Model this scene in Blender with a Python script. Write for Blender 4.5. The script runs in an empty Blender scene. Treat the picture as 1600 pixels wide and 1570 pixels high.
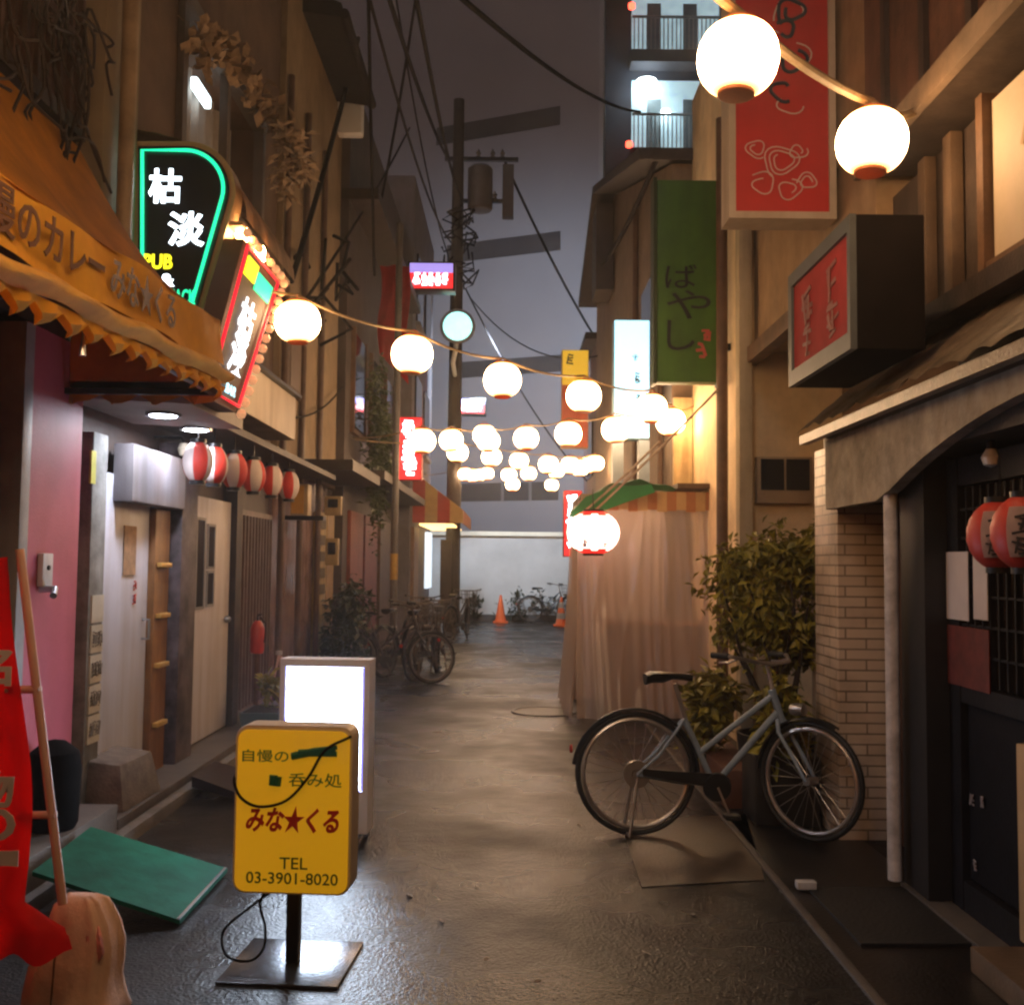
import bpy, bmesh, math, random
from mathutils import Vector, Matrix
R = math.radians
PI = math.pi
scene = bpy.context.scene
col = scene.collection
random.seed(7)

# ------------------------------------------------------------------ camera, sky, sun, exposure
F_PX, CX, CY = 1600.0, 800.0, 785.0            # pinhole of the 1600 x 1570 photograph
CAM_LOC = Vector((0, 0, 1.5))
PITCH, ROLL = math.atan(95 / F_PX), R(0.6)
cam_d = bpy.data.cameras.new('camera')
cam = bpy.data.objects.new('camera', cam_d)
col.objects.link(cam)
CAM_ROT = Matrix.Rotation(PI / 2 + PITCH, 3, 'X') @ Matrix.Rotation(ROLL, 3, 'Z')
cam.matrix_world = Matrix.Translation(CAM_LOC) @ CAM_ROT.to_4x4()
cam_d.sensor_width = 36.0
cam_d.lens = 36.0 * F_PX / 1600.0
cam_d.clip_start, cam_d.clip_end = 0.05, 600
scene.camera = cam

world = bpy.data.worlds.new('World')
scene.world = world
world.use_nodes = True
wn = world.node_tree.nodes
wl = world.node_tree.links
bg = wn['Background']
sky = wn.new('ShaderNodeTexSky')
sky.sky_type = 'NISHITA'
sky.sun_disc = False
sky.sun_elevation = R(3)
sky.sun_rotation = R(205)
sky.air_density = 2.0
sky.dust_density = 3.0
wl.new(sky.outputs['Color'], bg.inputs['Color'])
bg.inputs['Strength'].default_value = 0.030

sun_d = bpy.data.lights.new('sun', 'SUN')
sun_d.energy = 0.14
sun_d.angle = R(15)
sun_d.color = (0.80, 0.86, 1.0)
sun = bpy.data.objects.new('sun', sun_d)
sun.rotation_euler = (R(52), 0, R(-25))
col.objects.link(sun)

scene.view_settings.view_transform = 'Standard'
scene.view_settings.look = 'None'
scene.view_settings.exposure = 0.55
scene.view_settings.gamma = 1.0
cy = scene.cycles
cy.use_denoising = True
cy.max_bounces = 7
cy.diffuse_bounces = 3
cy.glossy_bounces = 3
cy.transmission_bounces = 4
cy.transparent_max_bounces = 10
cy.caustics_reflective = False
cy.caustics_refractive = False
cy.sample_clamp_indirect = 4.0
cy.sample_clamp_direct = 40.0
cy.filter_width = 2.4

LANTERN_W = 24.0

# ------------------------------------------------------------------ pixel helpers (each thing still gets its own real depth)
def ray(px, py):
    return CAM_ROT @ Vector(((px - CX) / F_PX, -(py - CY) / F_PX, -1.0))
def at(px, py, Y):
    d = ray(px, py)
    return CAM_LOC + d * (Y / d.y)
def onx(px, py, X):
    d = ray(px, py)
    return CAM_LOC + d * (X / d.x)
def gnd(px, py, z=0.0):
    d = ray(px, py)
    return CAM_LOC + d * ((z - CAM_LOC.z) / d.z)

# ------------------------------------------------------------------ materials
MATS = {}
def M(name, c, rough=0.7, var=0.3, scale=5.0, bump=0.15, metal=0.0, streak=0.0, fine=60.0, spec=0.5):
    if name in MATS:
        return MATS[name]
    m = bpy.data.materials.new(name)
    m.use_nodes = True
    n, l = m.node_tree.nodes, m.node_tree.links
    p = n['Principled BSDF']
    tc = n.new('ShaderNodeTexCoord')
    no = n.new('ShaderNodeTexNoise')
    no.inputs['Scale'].default_value = scale
    no.inputs['Detail'].default_value = 7
    no.inputs['Roughness'].default_value = 0.65
    l.new(tc.outputs['Object'], no.inputs['Vector'])
    rp = n.new('ShaderNodeValToRGB')
    lo = [max(0, v * (1 - var)) for v in c] + [1]
    hi = [min(1, v * (1 + var)) for v in c] + [1]
    rp.color_ramp.elements[0].position, rp.color_ramp.elements[0].color = 0.32, lo
    rp.color_ramp.elements[1].position, rp.color_ramp.elements[1].color = 0.68, hi
    l.new(no.outputs['Fac'], rp.inputs['Fac'])
    out = rp.outputs['Color']
    if streak and ('plaster' in name or 'wall' in name):
        streak *= .3
    if streak:
        mp = n.new('ShaderNodeMapping')
        mp.inputs['Scale'].default_value = (9, 9, 0.7)
        n2 = n.new('ShaderNodeTexNoise')
        n2.inputs['Scale'].default_value = 1.0
        n2.inputs['Detail'].default_value = 5
        l.new(tc.outputs['Object'], mp.inputs['Vector'])
        l.new(mp.outputs['Vector'], n2.inputs['Vector'])
        r2 = n.new('ShaderNodeValToRGB')
        k = 1 - streak
        r2.color_ramp.elements[0].position, r2.color_ramp.elements[0].color = 0.35, (k, k * .95, k * .9, 1)
        r2.color_ramp.elements[1].position, r2.color_ramp.elements[1].color = 0.62, (1, 1, 1, 1)
        l.new(n2.outputs['Fac'], r2.inputs['Fac'])
        mx = n.new('ShaderNodeMix')
        mx.data_type = 'RGBA'
        mx.blend_type = 'MULTIPLY'
        mx.inputs['Factor'].default_value = 1
        l.new(out, mx.inputs['A'])
        l.new(r2.outputs['Color'], mx.inputs['B'])
        out = mx.outputs['Result']
    l.new(out, p.inputs['Base Color'])
    p.inputs['Roughness'].default_value = rough
    p.inputs['Metallic'].default_value = metal
    p.inputs['Specular IOR Level'].default_value = spec
    if bump:
        n3 = n.new('ShaderNodeTexNoise')
        n3.inputs['Scale'].default_value = fine
        n3.inputs['Detail'].default_value = 4
        l.new(tc.outputs['Object'], n3.inputs['Vector'])
        b = n.new('ShaderNodeBump')
        b.inputs['Strength'].default_value = bump
        b.inputs['Distance'].default_value = 0.01
        l.new(n3.outputs['Fac'], b.inputs['Height'])
        l.new(b.outputs['Normal'], p.inputs['Normal'])
    MATS[name] = m
    return m

def E(name, c, strength, sample=True, var=0.0):
    """something that gives off light"""
    if name in MATS:
        return MATS[name]
    m = bpy.data.materials.new(name)
    m.use_nodes = True
    n, l = m.node_tree.nodes, m.node_tree.links
    p = n['Principled BSDF']
    p.inputs['Base Color'].default_value = (*[min(.8, v * .8) for v in c], 1)
    p.inputs['Roughness'].default_value = 0.5
    p.inputs['Emission Color'].default_value = (*c, 1)
    p.inputs['Emission Strength'].default_value = strength
    if var:
        tc = n.new('ShaderNodeTexCoord')
        no = n.new('ShaderNodeTexNoise')
        no.inputs['Scale'].default_value = 4
        l.new(tc.outputs['Object'], no.inputs['Vector'])
        mr = n.new('ShaderNodeMapRange')
        mr.inputs['To Min'].default_value = strength * (1 - var)
        mr.inputs['To Max'].default_value = strength * (1 + var)
        l.new(no.outputs['Fac'], mr.inputs['Value'])
        l.new(mr.outputs['Result'], p.inputs['Emission Strength'])
    if not sample:
        m.cycles.emission_sampling = 'NONE'
    MATS[name] = m
    return m

def M_asphalt():
    m = bpy.data.materials.new('wet asphalt')
    m.use_nodes = True
    n, l = m.node_tree.nodes, m.node_tree.links
    p = n['Principled BSDF']
    tc = n.new('ShaderNodeTexCoord')
    def noise(s, d=6, r=.6):
        k = n.new('ShaderNodeTexNoise')
        k.inputs['Scale'].default_value = s
        k.inputs['Detail'].default_value = d
        k.inputs['Roughness'].default_value = r
        l.new(tc.outputs['Object'], k.inputs['Vector'])
        return k
    big, mid, grit = noise(0.8, 3), noise(6, 7), noise(75, 4)
    r1 = n.new('ShaderNodeValToRGB')
    r1.color_ramp.elements[0].position, r1.color_ramp.elements[0].color = .35, (.010, .009, .009, 1)
    r1.color_ramp.elements[1].position, r1.color_ramp.elements[1].color = .7, (.028, .0245, .023, 1)
    l.new(mid.outputs['Fac'], r1.inputs['Fac'])
    vor = n.new('ShaderNodeTexVoronoi')
    vor.inputs['Scale'].default_value = 70
    l.new(tc.outputs['Object'], vor.inputs['Vector'])
    r3 = n.new('ShaderNodeValToRGB')
    r3.color_ramp.elements[0].position, r3.color_ramp.elements[0].color = .0, (1.9, 1.8, 1.7, 1)
    r3.color_ramp.elements[1].position, r3.color_ramp.elements[1].color = .45, (.75, .75, .75, 1)
    l.new(vor.outputs['Distance'], r3.inputs['Fac'])
    mx = n.new('ShaderNodeMix')
    mx.data_type, mx.blend_type = 'RGBA', 'MULTIPLY'
    mx.inputs['Factor'].default_value = .8
    l.new(r1.outputs['Color'], mx.inputs['A'])
    l.new(r3.outputs['Color'], mx.inputs['B'])
    l.new(mx.outputs['Result'], p.inputs['Base Color'])
    rr = n.new('ShaderNodeMapRange')
    rr.inputs['From Min'].default_value, rr.inputs['From Max'].default_value = .36, .64
    rr.inputs['To Min'].default_value, rr.inputs['To Max'].default_value = .15, .50
    l.new(big.outputs['Fac'], rr.inputs['Value'])
    l.new(rr.outputs['Result'], p.inputs['Roughness'])
    p.inputs['IOR'].default_value = 1.30
    add = n.new('ShaderNodeMath')
    add.operation = 'MULTIPLY_ADD'
    add.inputs[1].default_value = .6
    l.new(vor.outputs['Distance'], add.inputs[0])
    l.new(grit.outputs['Fac'], add.inputs[2])
    b = n.new('ShaderNodeBump')
    b.inputs['Strength'].default_value = .38
    b.inputs['Distance'].default_value = .010
    l.new(add.outputs[0], b.inputs['Height'])
    b2 = n.new('ShaderNodeBump')
    b2.inputs['Strength'].default_value = .22
    b2.inputs['Distance'].default_value = .05
    l.new(mid.outputs['Fac'], b2.inputs['Height'])
    l.new(b.outputs['Normal'], b2.inputs['Normal'])
    l.new(b2.outputs['Normal'], p.inputs['Normal'])
    return m

def M_tiles(name, c1, c2, mortar, bw, rh, ms=.006, rough=.4):
    m = bpy.data.materials.new(name)
    m.use_nodes = True
    n, l = m.node_tree.nodes, m.node_tree.links
    p = n['Principled BSDF']
    tc = n.new('ShaderNodeTexCoord')
    sp = n.new('ShaderNodeSeparateXYZ')
    l.new(tc.outputs['Object'], sp.inputs[0])
    ad = n.new('ShaderNodeMath')
    l.new(sp.outputs['X'], ad.inputs[0])
    l.new(sp.outputs['Y'], ad.inputs[1])
    cb = n.new('ShaderNodeCombineXYZ')
    l.new(ad.outputs[0], cb.inputs['X'])
    l.new(sp.outputs['Z'], cb.inputs['Y'])
    br = n.new('ShaderNodeTexBrick')
    br.inputs['Scale'].default_value = 1
    br.inputs['Brick Width'].default_value = bw
    br.inputs['Row Height'].default_value = rh
    br.inputs['Mortar Size'].default_value = ms
    br.inputs['Color1'].default_value = (*c1, 1)
    br.inputs['Color2'].default_value = (*c2, 1)
    br.inputs['Mortar'].default_value = (*mortar, 1)
    l.new(cb.outputs[0], br.inputs['Vector'])
    no = n.new('ShaderNodeTexNoise')
    no.inputs['Scale'].default_value = 3
    no.inputs['Detail'].default_value = 6
    l.new(tc.outputs['Object'], no.inputs['Vector'])
    rp = n.new('ShaderNodeValToRGB')
    rp.color_ramp.elements[0].position, rp.color_ramp.elements[0].color = .3, (.55, .5, .45, 1)
    rp.color_ramp.elements[1].position, rp.color_ramp.elements[1].color = .6, (1, 1, 1, 1)
    l.new(no.outputs['Fac'], rp.inputs['Fac'])
    mx = n.new('ShaderNodeMix')
    mx.data_type, mx.blend_type = 'RGBA', 'MULTIPLY'
    mx.inputs['Factor'].default_value = 1
    l.new(br.outputs['Color'], mx.inputs['A'])
    l.new(rp.outputs['Color'], mx.inputs['B'])
    l.new(mx.outputs['Result'], p.inputs['Base Color'])
    p.inputs['Roughness'].default_value = rough
    b = n.new('ShaderNodeBump')
    b.invert = True
    b.inputs['Strength'].default_value = .6
    b.inputs['Distance'].default_value = .006
    l.new(br.outputs['Fac'], b.inputs['Height'])
    l.new(b.outputs['Normal'], p.inputs['Normal'])
    return m

def M_film(name, c, clear=.3):
    """milky plastic sheet"""
    m = bpy.data.materials.new(name)
    m.use_nodes = True
    n, l = m.node_tree.nodes, m.node_tree.links
    n.remove(n['Principled BSDF'])
    o = n['Material Output']
    di = n.new('ShaderNodeBsdfDiffuse'); di.inputs[0].default_value = (*c, 1)
    tl = n.new('ShaderNodeBsdfTranslucent'); tl.inputs[0].default_value = (*c, 1)
    tr = n.new('ShaderNodeBsdfTransparent'); tr.inputs[0].default_value = (.95, .92, .9, 1)
    gl = n.new('ShaderNodeBsdfGlossy'); gl.inputs['Roughness'].default_value = .22
    m1, m2, m3 = (n.new('ShaderNodeMixShader') for _ in range(3))
    m1.inputs[0].default_value = .4
    l.new(di.outputs[0], m1.inputs[1]); l.new(tl.outputs[0], m1.inputs[2])
    m2.inputs[0].default_value = clear
    l.new(m1.outputs[0], m2.inputs[1]); l.new(tr.outputs[0], m2.inputs[2])
    m3.inputs[0].default_value = .06
    l.new(m2.outputs[0], m3.inputs[1]); l.new(gl.outputs[0], m3.inputs[2])
    l.new(m3.outputs[0], o.inputs['Surface'])
    return m

def M_haze(d):
    m = bpy.data.materials.new('added haze')
    m.use_nodes = True
    n, l = m.node_tree.nodes, m.node_tree.links
    n.remove(n['Principled BSDF'])
    v = n.new('ShaderNodeVolumePrincipled')
    v.inputs['Color'].default_value = (.9, .9, .93, 1)
    v.inputs['Density'].default_value = d
    v.inputs['Anisotropy'].default_value = .72
    l.new(v.outputs[0], n['Material Output'].inputs['Volume'])
    return m

def M_leaf(name, dark, light):
    m = M(name, (0, 0, 0), .45, 0, 3, 0)
    n, l = m.node_tree.nodes, m.node_tree.links
    for k in n:
        if k.type == 'VALTORGB':
            k.color_ramp.elements[0].color = (*dark, 1)
            k.color_ramp.elements[1].color = (*light, 1)
        if k.type == 'TEX_NOISE':
            k.inputs['Scale'].default_value = 7
    n['Principled BSDF'].inputs['Specular IOR Level'].default_value = .4
    return m

# ------------------------------------------------------------------ mesh builder
class MB:
    def __init__(s):
        s.bm = bmesh.new()
        s.mi = 0
    def face(s, pts):
        vs = [s.bm.verts.new(p) for p in pts]
        f = s.bm.faces.new(vs)
        f.material_index = s.mi
        return s
    def box(s, x0, x1, y0, y1, z0, z1):
        return s.hexa([(x0, y0, z0), (x1, y0, z0), (x1, y1, z0), (x0, y1, z0)],
                      [(x0, y0, z1), (x1, y0, z1), (x1, y1, z1), (x0, y1, z1)])
    def hexa(s, lo, hi):
        a = [s.bm.verts.new(p) for p in lo]
        b = [s.bm.verts.new(p) for p in hi]
        n = len(a)
        fs = [s.bm.faces.new(a[::-1]), s.bm.faces.new(b)]
        for i in range(n):
            j = (i + 1) % n
            fs.append(s.bm.faces.new((a[i], a[j], b[j], b[i])))
        for f in fs:
            f.material_index = s.mi
        return s
    def prism(s, pts, d):
        d = Vector(d)
        return s.hexa([Vector(p) for p in pts], [Vector(p) + d for p in pts])
    def obox(s, c, size, rot):
        c = Vector(c)
        h = [v / 2 for v in size]
        f = lambda a, b, k: c + rot @ Vector((a * h[0], b * h[1], k * h[2]))
        return s.hexa([f(-1, -1, -1), f(1, -1, -1), f(1, 1, -1), f(-1, 1, -1)],
                      [f(-1, -1, 1), f(1, -1, 1), f(1, 1, 1), f(-1, 1, 1)])
    def bar(s, p, q, w, h=None):
        p, q = Vector(p), Vector(q)
        z = (q - p)
        rot = z.to_track_quat('Z', 'Y').to_matrix()
        return s.obox((p + q) / 2, (w, h or w, z.length), rot)
    def tube(s, pts, r, n=8, closed=False, caps=True):
        pts = [Vector(p) for p in pts]
        rs = r if isinstance(r, (list, tuple)) else [r] * len(pts)
        rings = []
        N = len(pts)
        ref = None
        for i, p in enumerate(pts):
            if closed:
                t = pts[(i + 1) % N] - pts[i - 1]
            else:
                t = pts[min(i + 1, N - 1)] - pts[max(i - 1, 0)]
            t.normalize()
            if ref is None:
                ref = Vector((0, 0, 1)) if abs(t.z) < .9 else Vector((1, 0, 0))
            u = ref - t * ref.dot(t)
            if u.length < 1e-4:
                u = t.orthogonal()
            u.normalize()
            ref = u
            v = t.cross(u)
            rings.append([s.bm.verts.new(p + (u * math.cos(2 * PI * k / n) + v * math.sin(2 * PI * k / n)) * rs[i]) for k in range(n)])
        for i in range(N if closed else N - 1):
            a, b = rings[i], rings[(i + 1) % N]
            for k in range(n):
                f = s.bm.faces.new((a[k], a[(k + 1) % n], b[(k + 1) % n], b[k]))
                f.material_index = s.mi
        if caps and not closed:
            s.bm.faces.new(rings[0][::-1]).material_index = s.mi
            s.bm.faces.new(rings[-1]).material_index = s.mi
        return s
    def cyl(s, p, q, r0, r1=None, n=12):
        return s.tube([p, q], [r0, r0 if r1 is None else r1], n)
    def lathe(s, prof, c=(0, 0, 0), n=24, axis='Z', sect=None):
        """prof: (radius, height)"""
        c = Vector(c)
        rings = []
        for r, h in prof:
            ring = []
            for k in range(n):
                a = 2 * PI * k / n
                x, y = r * math.cos(a), r * math.sin(a)
                v = (x, y, h) if axis == 'Z' else ((x, h, y) if axis == 'Y' else (h, x, y))
                ring.append(s.bm.verts.new(c + Vector(v)))
            rings.append(ring)
        for i in range(len(rings) - 1):
            for k in range(n):
                f = s.bm.faces.new((rings[i][k], rings[i][(k + 1) % n], rings[i + 1][(k + 1) % n], rings[i + 1][k]))
                f.material_index = sect(k, i) if sect else s.mi
        for ring, rev in ((rings[0], True), (rings[-1], False)):
            if (prof[0] if rev else prof[-1])[0] > 1e-4:
                f = s.bm.faces.new(ring[::-1] if rev else ring)
                f.material_index = sect(0, 0) if sect else s.mi
        return s
    def grid(s, fn, nu, nv):
        vs = [[s.bm.verts.new(fn(i / nu, j / nv)) for j in range(nv + 1)] for i in range(nu + 1)]
        for i in range(nu):
            for j in range(nv):
                f = s.bm.faces.new((vs[i][j], vs[i + 1][j], vs[i + 1][j + 1], vs[i][j + 1]))
                f.material_index = s.mi
        return s
    def build(s, name, mat, parent=None, bevel=0, world=True, smooth=35, solid=0):
        bm = s.bm
        if bevel:
            bmesh.ops.bevel(bm, geom=list(bm.edges), offset=bevel, segments=2, affect='EDGES', profile=.6)
        if solid:
            bmesh.ops.solidify(bm, geom=list(bm.faces), thickness=solid)
        bmesh.ops.recalc_face_normals(bm, faces=list(bm.faces))
        off = Vector((0, 0, 0))
        if world and parent is not None:
            p = parent
            while p is not None:
                off += p.location
                p = p.parent
        if parent is None and world:
            xs = [v.co for v in bm.verts]
            off = Vector((sum(v.x for v in xs) / len(xs), sum(v.y for v in xs) / len(xs), min(v.z for v in xs)))
        if off.length:
            bmesh.ops.translate(bm, verts=list(bm.verts), vec=-off)
        me = bpy.data.meshes.new(name)
        bm.to_mesh(me)
        bm.free()
        for m in (mat if isinstance(mat, (list, tuple)) else [mat]):
            me.materials.append(m)
        me.polygons.foreach_set('use_smooth', [True] * len(me.polygons))
        me.set_sharp_from_angle(angle=R(smooth))
        o = bpy.data.objects.new(name, me)
        col.objects.link(o)
        if parent is not None:
            o.parent = parent
        elif world:
            o.location = off
        return o

def thing(name, label, cat, loc, group=None, rz=0):
    o = bpy.data.objects.new(name, None)
    o.empty_display_size = .1
    col.objects.link(o)
    o.location = loc
    o.rotation_euler = (0, 0, rz)
    o['label'], o['category'] = label, cat
    if group:
        o['group'] = group
    return o
def tag(o, label, cat, group=None):
    o['label'], o['category'] = label, cat
    if group:
        o['group'] = group
    return o
def struct(o):
    o['kind'] = 'structure'
    return o
KIDS = {}
def copy_tree(o, parent=None):
    c = o.copy()
    col.objects.link(c)
    c.parent = parent
    for ch in list(o.children):
        copy_tree(ch, c)
    return c

def text(body, centre, right, up, w, h, mat, parent, name='lettering', depth=.004, bold=0.0, world=True):
    """lettering fitted to a w x h box on the plane spanned by right, up"""
    cu = bpy.data.curves.new('t', 'FONT')
    cu.body = body
    cu.size = 1
    cu.offset = bold
    cu.resolution_u = 3
    cu.space_line = .95
    cu.align_x = 'CENTER'
    ob = bpy.data.objects.new('t', cu)
    col.objects.link(ob)
    dg = bpy.context.evaluated_depsgraph_get()
    me = bpy.data.meshes.new_from_object(ob.evaluated_get(dg))
    bpy.data.objects.remove(ob)
    bpy.data.curves.remove(cu)
    xs = [v.co.x for v in me.vertices]
    ys = [v.co.y for v in me.vertices]
    if not xs:
        return None
    x0, x1, y0, y1 = min(xs), max(xs), min(ys), max(ys)
    right, up = Vector(right), Vector(up)
    nrm = right.cross(up).normalized()
    centre = Vector(centre)
    mb = MB()
    vs = []
    for v in me.vertices:
        a = ((v.co.x - (x0 + x1) / 2) / (x1 - x0)) * w
        b = ((v.co.y - (y0 + y1) / 2) / (y1 - y0)) * h
        vs.append(mb.bm.verts.new(centre + right * a + up * b + nrm * depth))
    for p in me.polygons:
        try:
            mb.bm.faces.new([vs[i] for i in p.vertices])
        except ValueError:
            pass
    bpy.data.meshes.remove(me)
    ex = bmesh.ops.extrude_face_region(mb.bm, geom=list(mb.bm.faces))
    bmesh.ops.translate(mb.bm, verts=[g for g in ex['geom'] if isinstance(g, bmesh.types.BMVert)], vec=-nrm * depth * .9)
    return mb.build(name, mat, parent, world=world)

def strokes(cells, right, up, mat, parent, seed, name='lettering', world=True, t=.12):
    """brush marks of writing too blurred to read: cells = (centre, w, h)"""
    rn = random.Random(seed)
    right, up = Vector(right), Vector(up)
    nrm = right.cross(up).normalized()
    mb = MB()
    rot = Matrix((right, up, nrm)).transposed()
    for c, w, h in cells:
        c = Vector(c)
        k = rn.randint(3, 5)
        for i in range(k):
            yy = -.42 + .84 * i / (k - 1) + rn.uniform(-.07, .07)
            ln = rn.uniform(.35, .95)
            sl = Matrix.Rotation(rn.uniform(-.25, .25), 3, 'Z')
            mb.obox(c + right * rn.uniform(-.12, .12) * w + up * yy * h + nrm * .001 * i, (ln * w, t * h, .004), rot @ sl)
        for i in range(rn.randint(1, 3)):
            sl = Matrix.Rotation(rn.uniform(-.5, .5), 3, 'Z')
            mb.obox(c + right * rn.uniform(-.33, .33) * w + nrm * (.006 + .001 * i), (t * h, rn.uniform(.5, .95) * h, .004), rot @ sl)
    return mb.build(name, mat, parent, world=world)

def foliage(centre, rad, n, size, seed, fn=None, clumps=14, droop=.3):
    rn = random.Random(seed)
    mb = MB()
    centre = Vector(centre)
    cl = []
    for i in range(clumps):
        while True:
            v = Vector((rn.uniform(-1, 1), rn.uniform(-1, 1), rn.uniform(-1, 1)))
            if .25 < v.length < 1:
                break
        cl.append((v * .8, rn.uniform(.22, .42)))
    for i in range(n):
        c, s = rn.choice(cl)
        v = c + Vector((rn.gauss(0, 1), rn.gauss(0, 1), rn.gauss(0, 1))) * s * .55
        p = centre + Vector((v.x * rad[0], v.y * rad[1], v.z * rad[2]))
        if fn and not fn(p):
            continue
        d = Vector((rn.gauss(0, 1), rn.gauss(0, 1), rn.gauss(0, .6) - droop)).normalized()
        side = d.cross(Vector((rn.gauss(0, .4), rn.gauss(0, .4), 1))).normalized()
        L = size * rn.uniform(.6, 1.35)
        W = L * rn.uniform(.16, .30)
        up = side.cross(d) * L * .12
        a, b, c2, e = p, p + d * L * .45 + side * W + up, p + d * L, p + d * L * .45 - side * W + up
        mid = p + d * L * .5
        mb.face([a, b, c2, mid])
        mb.face([a, mid, c2, e])
    return mb

def wire(a, b, sag, r, n=14):
    a, b = Vector(a), Vector(b)
    pts = []
    for i in range(n + 1):
        t = i / n
        p = a.lerp(b, t)
        p.z -= sag * 4 * t * (1 - t)
        pts.append(p)
    return MB().tube(pts, r, 6)

def smooth_pts(pts, n=6):
    pts = [Vector(p) for p in pts]
    out = []
    for i in range(len(pts) - 1):
        p0, p1, p2, p3 = pts[max(i - 1, 0)], pts[i], pts[i + 1], pts[min(i + 2, len(pts) - 1)]
        for k in range(n):
            t = k / n
            out.append(.5 * ((2 * p1) + (-p0 + p2) * t + (2 * p0 - 5 * p1 + 4 * p2 - p3) * t * t + (-p0 + 3 * p1 - 3 * p2 + p3) * t ** 3))
    out.append(pts[-1])
    return out

X, Yv, Z = Vector((1, 0, 0)), Vector((0, 1, 0)), Vector((0, 0, 1))

# ------------------------------------------------------------------ palette
concrete = M('concrete', (.085, .07, .06), .6, .3, 4, .3)
dark_wet = M('dark wet slab', (.014, .011, .010), .35, .4, 3, .25)
dark_wood = M('dark timber', (.035, .022, .017), .6, .4, 7, .3, streak=.3)
brown_wood = M('brown timber', (.13, .065, .03), .55, .3, 6, .25, streak=.3)
tan_wood = M('tan timber', (.11, .065, .035), .6, .25, 6, .2, streak=.3)
brown_plaster = M('brown plaster', (.10, .062, .045), .85, .3, 2.2, .3, streak=.14)
tan_plaster = M('tan plaster', (.24, .175, .11), .85, .25, 2.2, .3, streak=.14)
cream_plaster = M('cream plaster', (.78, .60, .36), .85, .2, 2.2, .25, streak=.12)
lav_plaster = M('lavender plaster', (.17, .16, .19), .85, .2, 2, .25, streak=.3)
dark_plaster = M('dark plaster', (.055, .045, .045), .8, .3, 3, .3, streak=.3)
grey_wall = M('grey concrete facade', (.31, .30, .345), .9, .10, .15, .05)
grey_dark = M('dark window strip', (.045, .045, .055), .6, .25, 1, .05)
white_wall = M('white boundary wall', (.46, .47, .49), .85, .16, .8, .1)
black_metal = M('black metal', (.014, .014, .016), .35, .3, 8, .05, metal=.3)
steel = M('steel', (.42, .44, .48), .28, .2, 8, .05, metal=.9)
grey_paint = M('grey paint', (.26, .26, .27), .5, .2, 5, .1, streak=.2)
white_paint = M('white paint', (.55, .53, .53), .5, .12, 4, .1, streak=.2)
cable_m = M('black cable', (.008, .007, .008), .8, .2, 6, 0, spec=.1)
cord_m = M('lantern cord', (.30, .20, .10), .7, .3, 12, .2)
glass_dark = M('dark glass', (.012, .014, .018), .08, .2, 2, 0, spec=.7)
rubber = M('black rubber', (.010, .010, .010), .6, .2, 9, .1)
red_paint = M('red paint', (.50, .022, .015), .5, .15, 4, .05)

# ------------------------------------------------------------------ the ground
mb = MB()
mb.face([(-60, -12, 0), (60, -12, 0), (60, 110, 0), (-60, 110, 0)])
struct(mb.build('road', M_asphalt(), smooth=10))
struct(MB().box(-2.3, -2.0, -3, 25, -.05, .07).build('kerb', M('kerb stone', (.16, .14, .125), .5, .3, 5, .35), bevel=.01))
struct(MB().face([(1.30, -3, .004), (1.95, -3, .004), (1.95, 8.5, .004), (1.30, 8.5, .004)]).build('pavement', dark_wet, smooth=10))
struct(MB().box(1.262, 1.30, -3, 10, -.05, .012).build('gutter_edge', concrete, bevel=.004))
pz = [gnd(968, 1283), gnd(1165, 1272), gnd(1195, 1375), gnd(1003, 1386)]
struct(MB().face([(p.x, p.y, .004) for p in pz]).build('patch', M('concrete patch', (.06, .043, .03), .35, .2, 6, .3)))
# manhole cover in the road
mh = gnd(850, 1112)
o = MB().lathe([(.0, .006), (.30, .006), (.30, .012), (.33, .012), (.335, 0)], mh, 32).build('manhole_cover', M('cast iron', (.03, .027, .025), .45, .3, 30, .5))
tag(o, 'round iron manhole cover in the road beside the plastic curtain stall', 'manhole cover')

rn = random.Random(77)
for i, (px, py) in enumerate(((905, 1290), (1085, 1430), (745, 1385), (690, 1440), (980, 1395), (640, 1400), (840, 1535), (1010, 1490), (760, 1500))):
    c = gnd(px, py)
    a = rn.uniform(0, 3)
    w, h = rn.uniform(.012, .03), rn.uniform(.006, .014)
    mb = MB()
    u, v = Vector((math.cos(a), math.sin(a), .1)), Vector((-math.sin(a), math.cos(a), .2))
    mb.prism([c + u * w + Vector((0, 0, .004)), c + v * h + Vector((0, 0, .008)), c - u * w + Vector((0, 0, .006)), c - v * h + Vector((0, 0, .004))], (0, 0, .002))
    o = mb.build('paper_scrap', M('pale scrap', (.34, .28, .24), .6, .3, 20, 0))
    tag(o, 'tiny pale scrap lying on the wet road', 'litter', 'tiny pale scraps scattered on the road')

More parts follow.
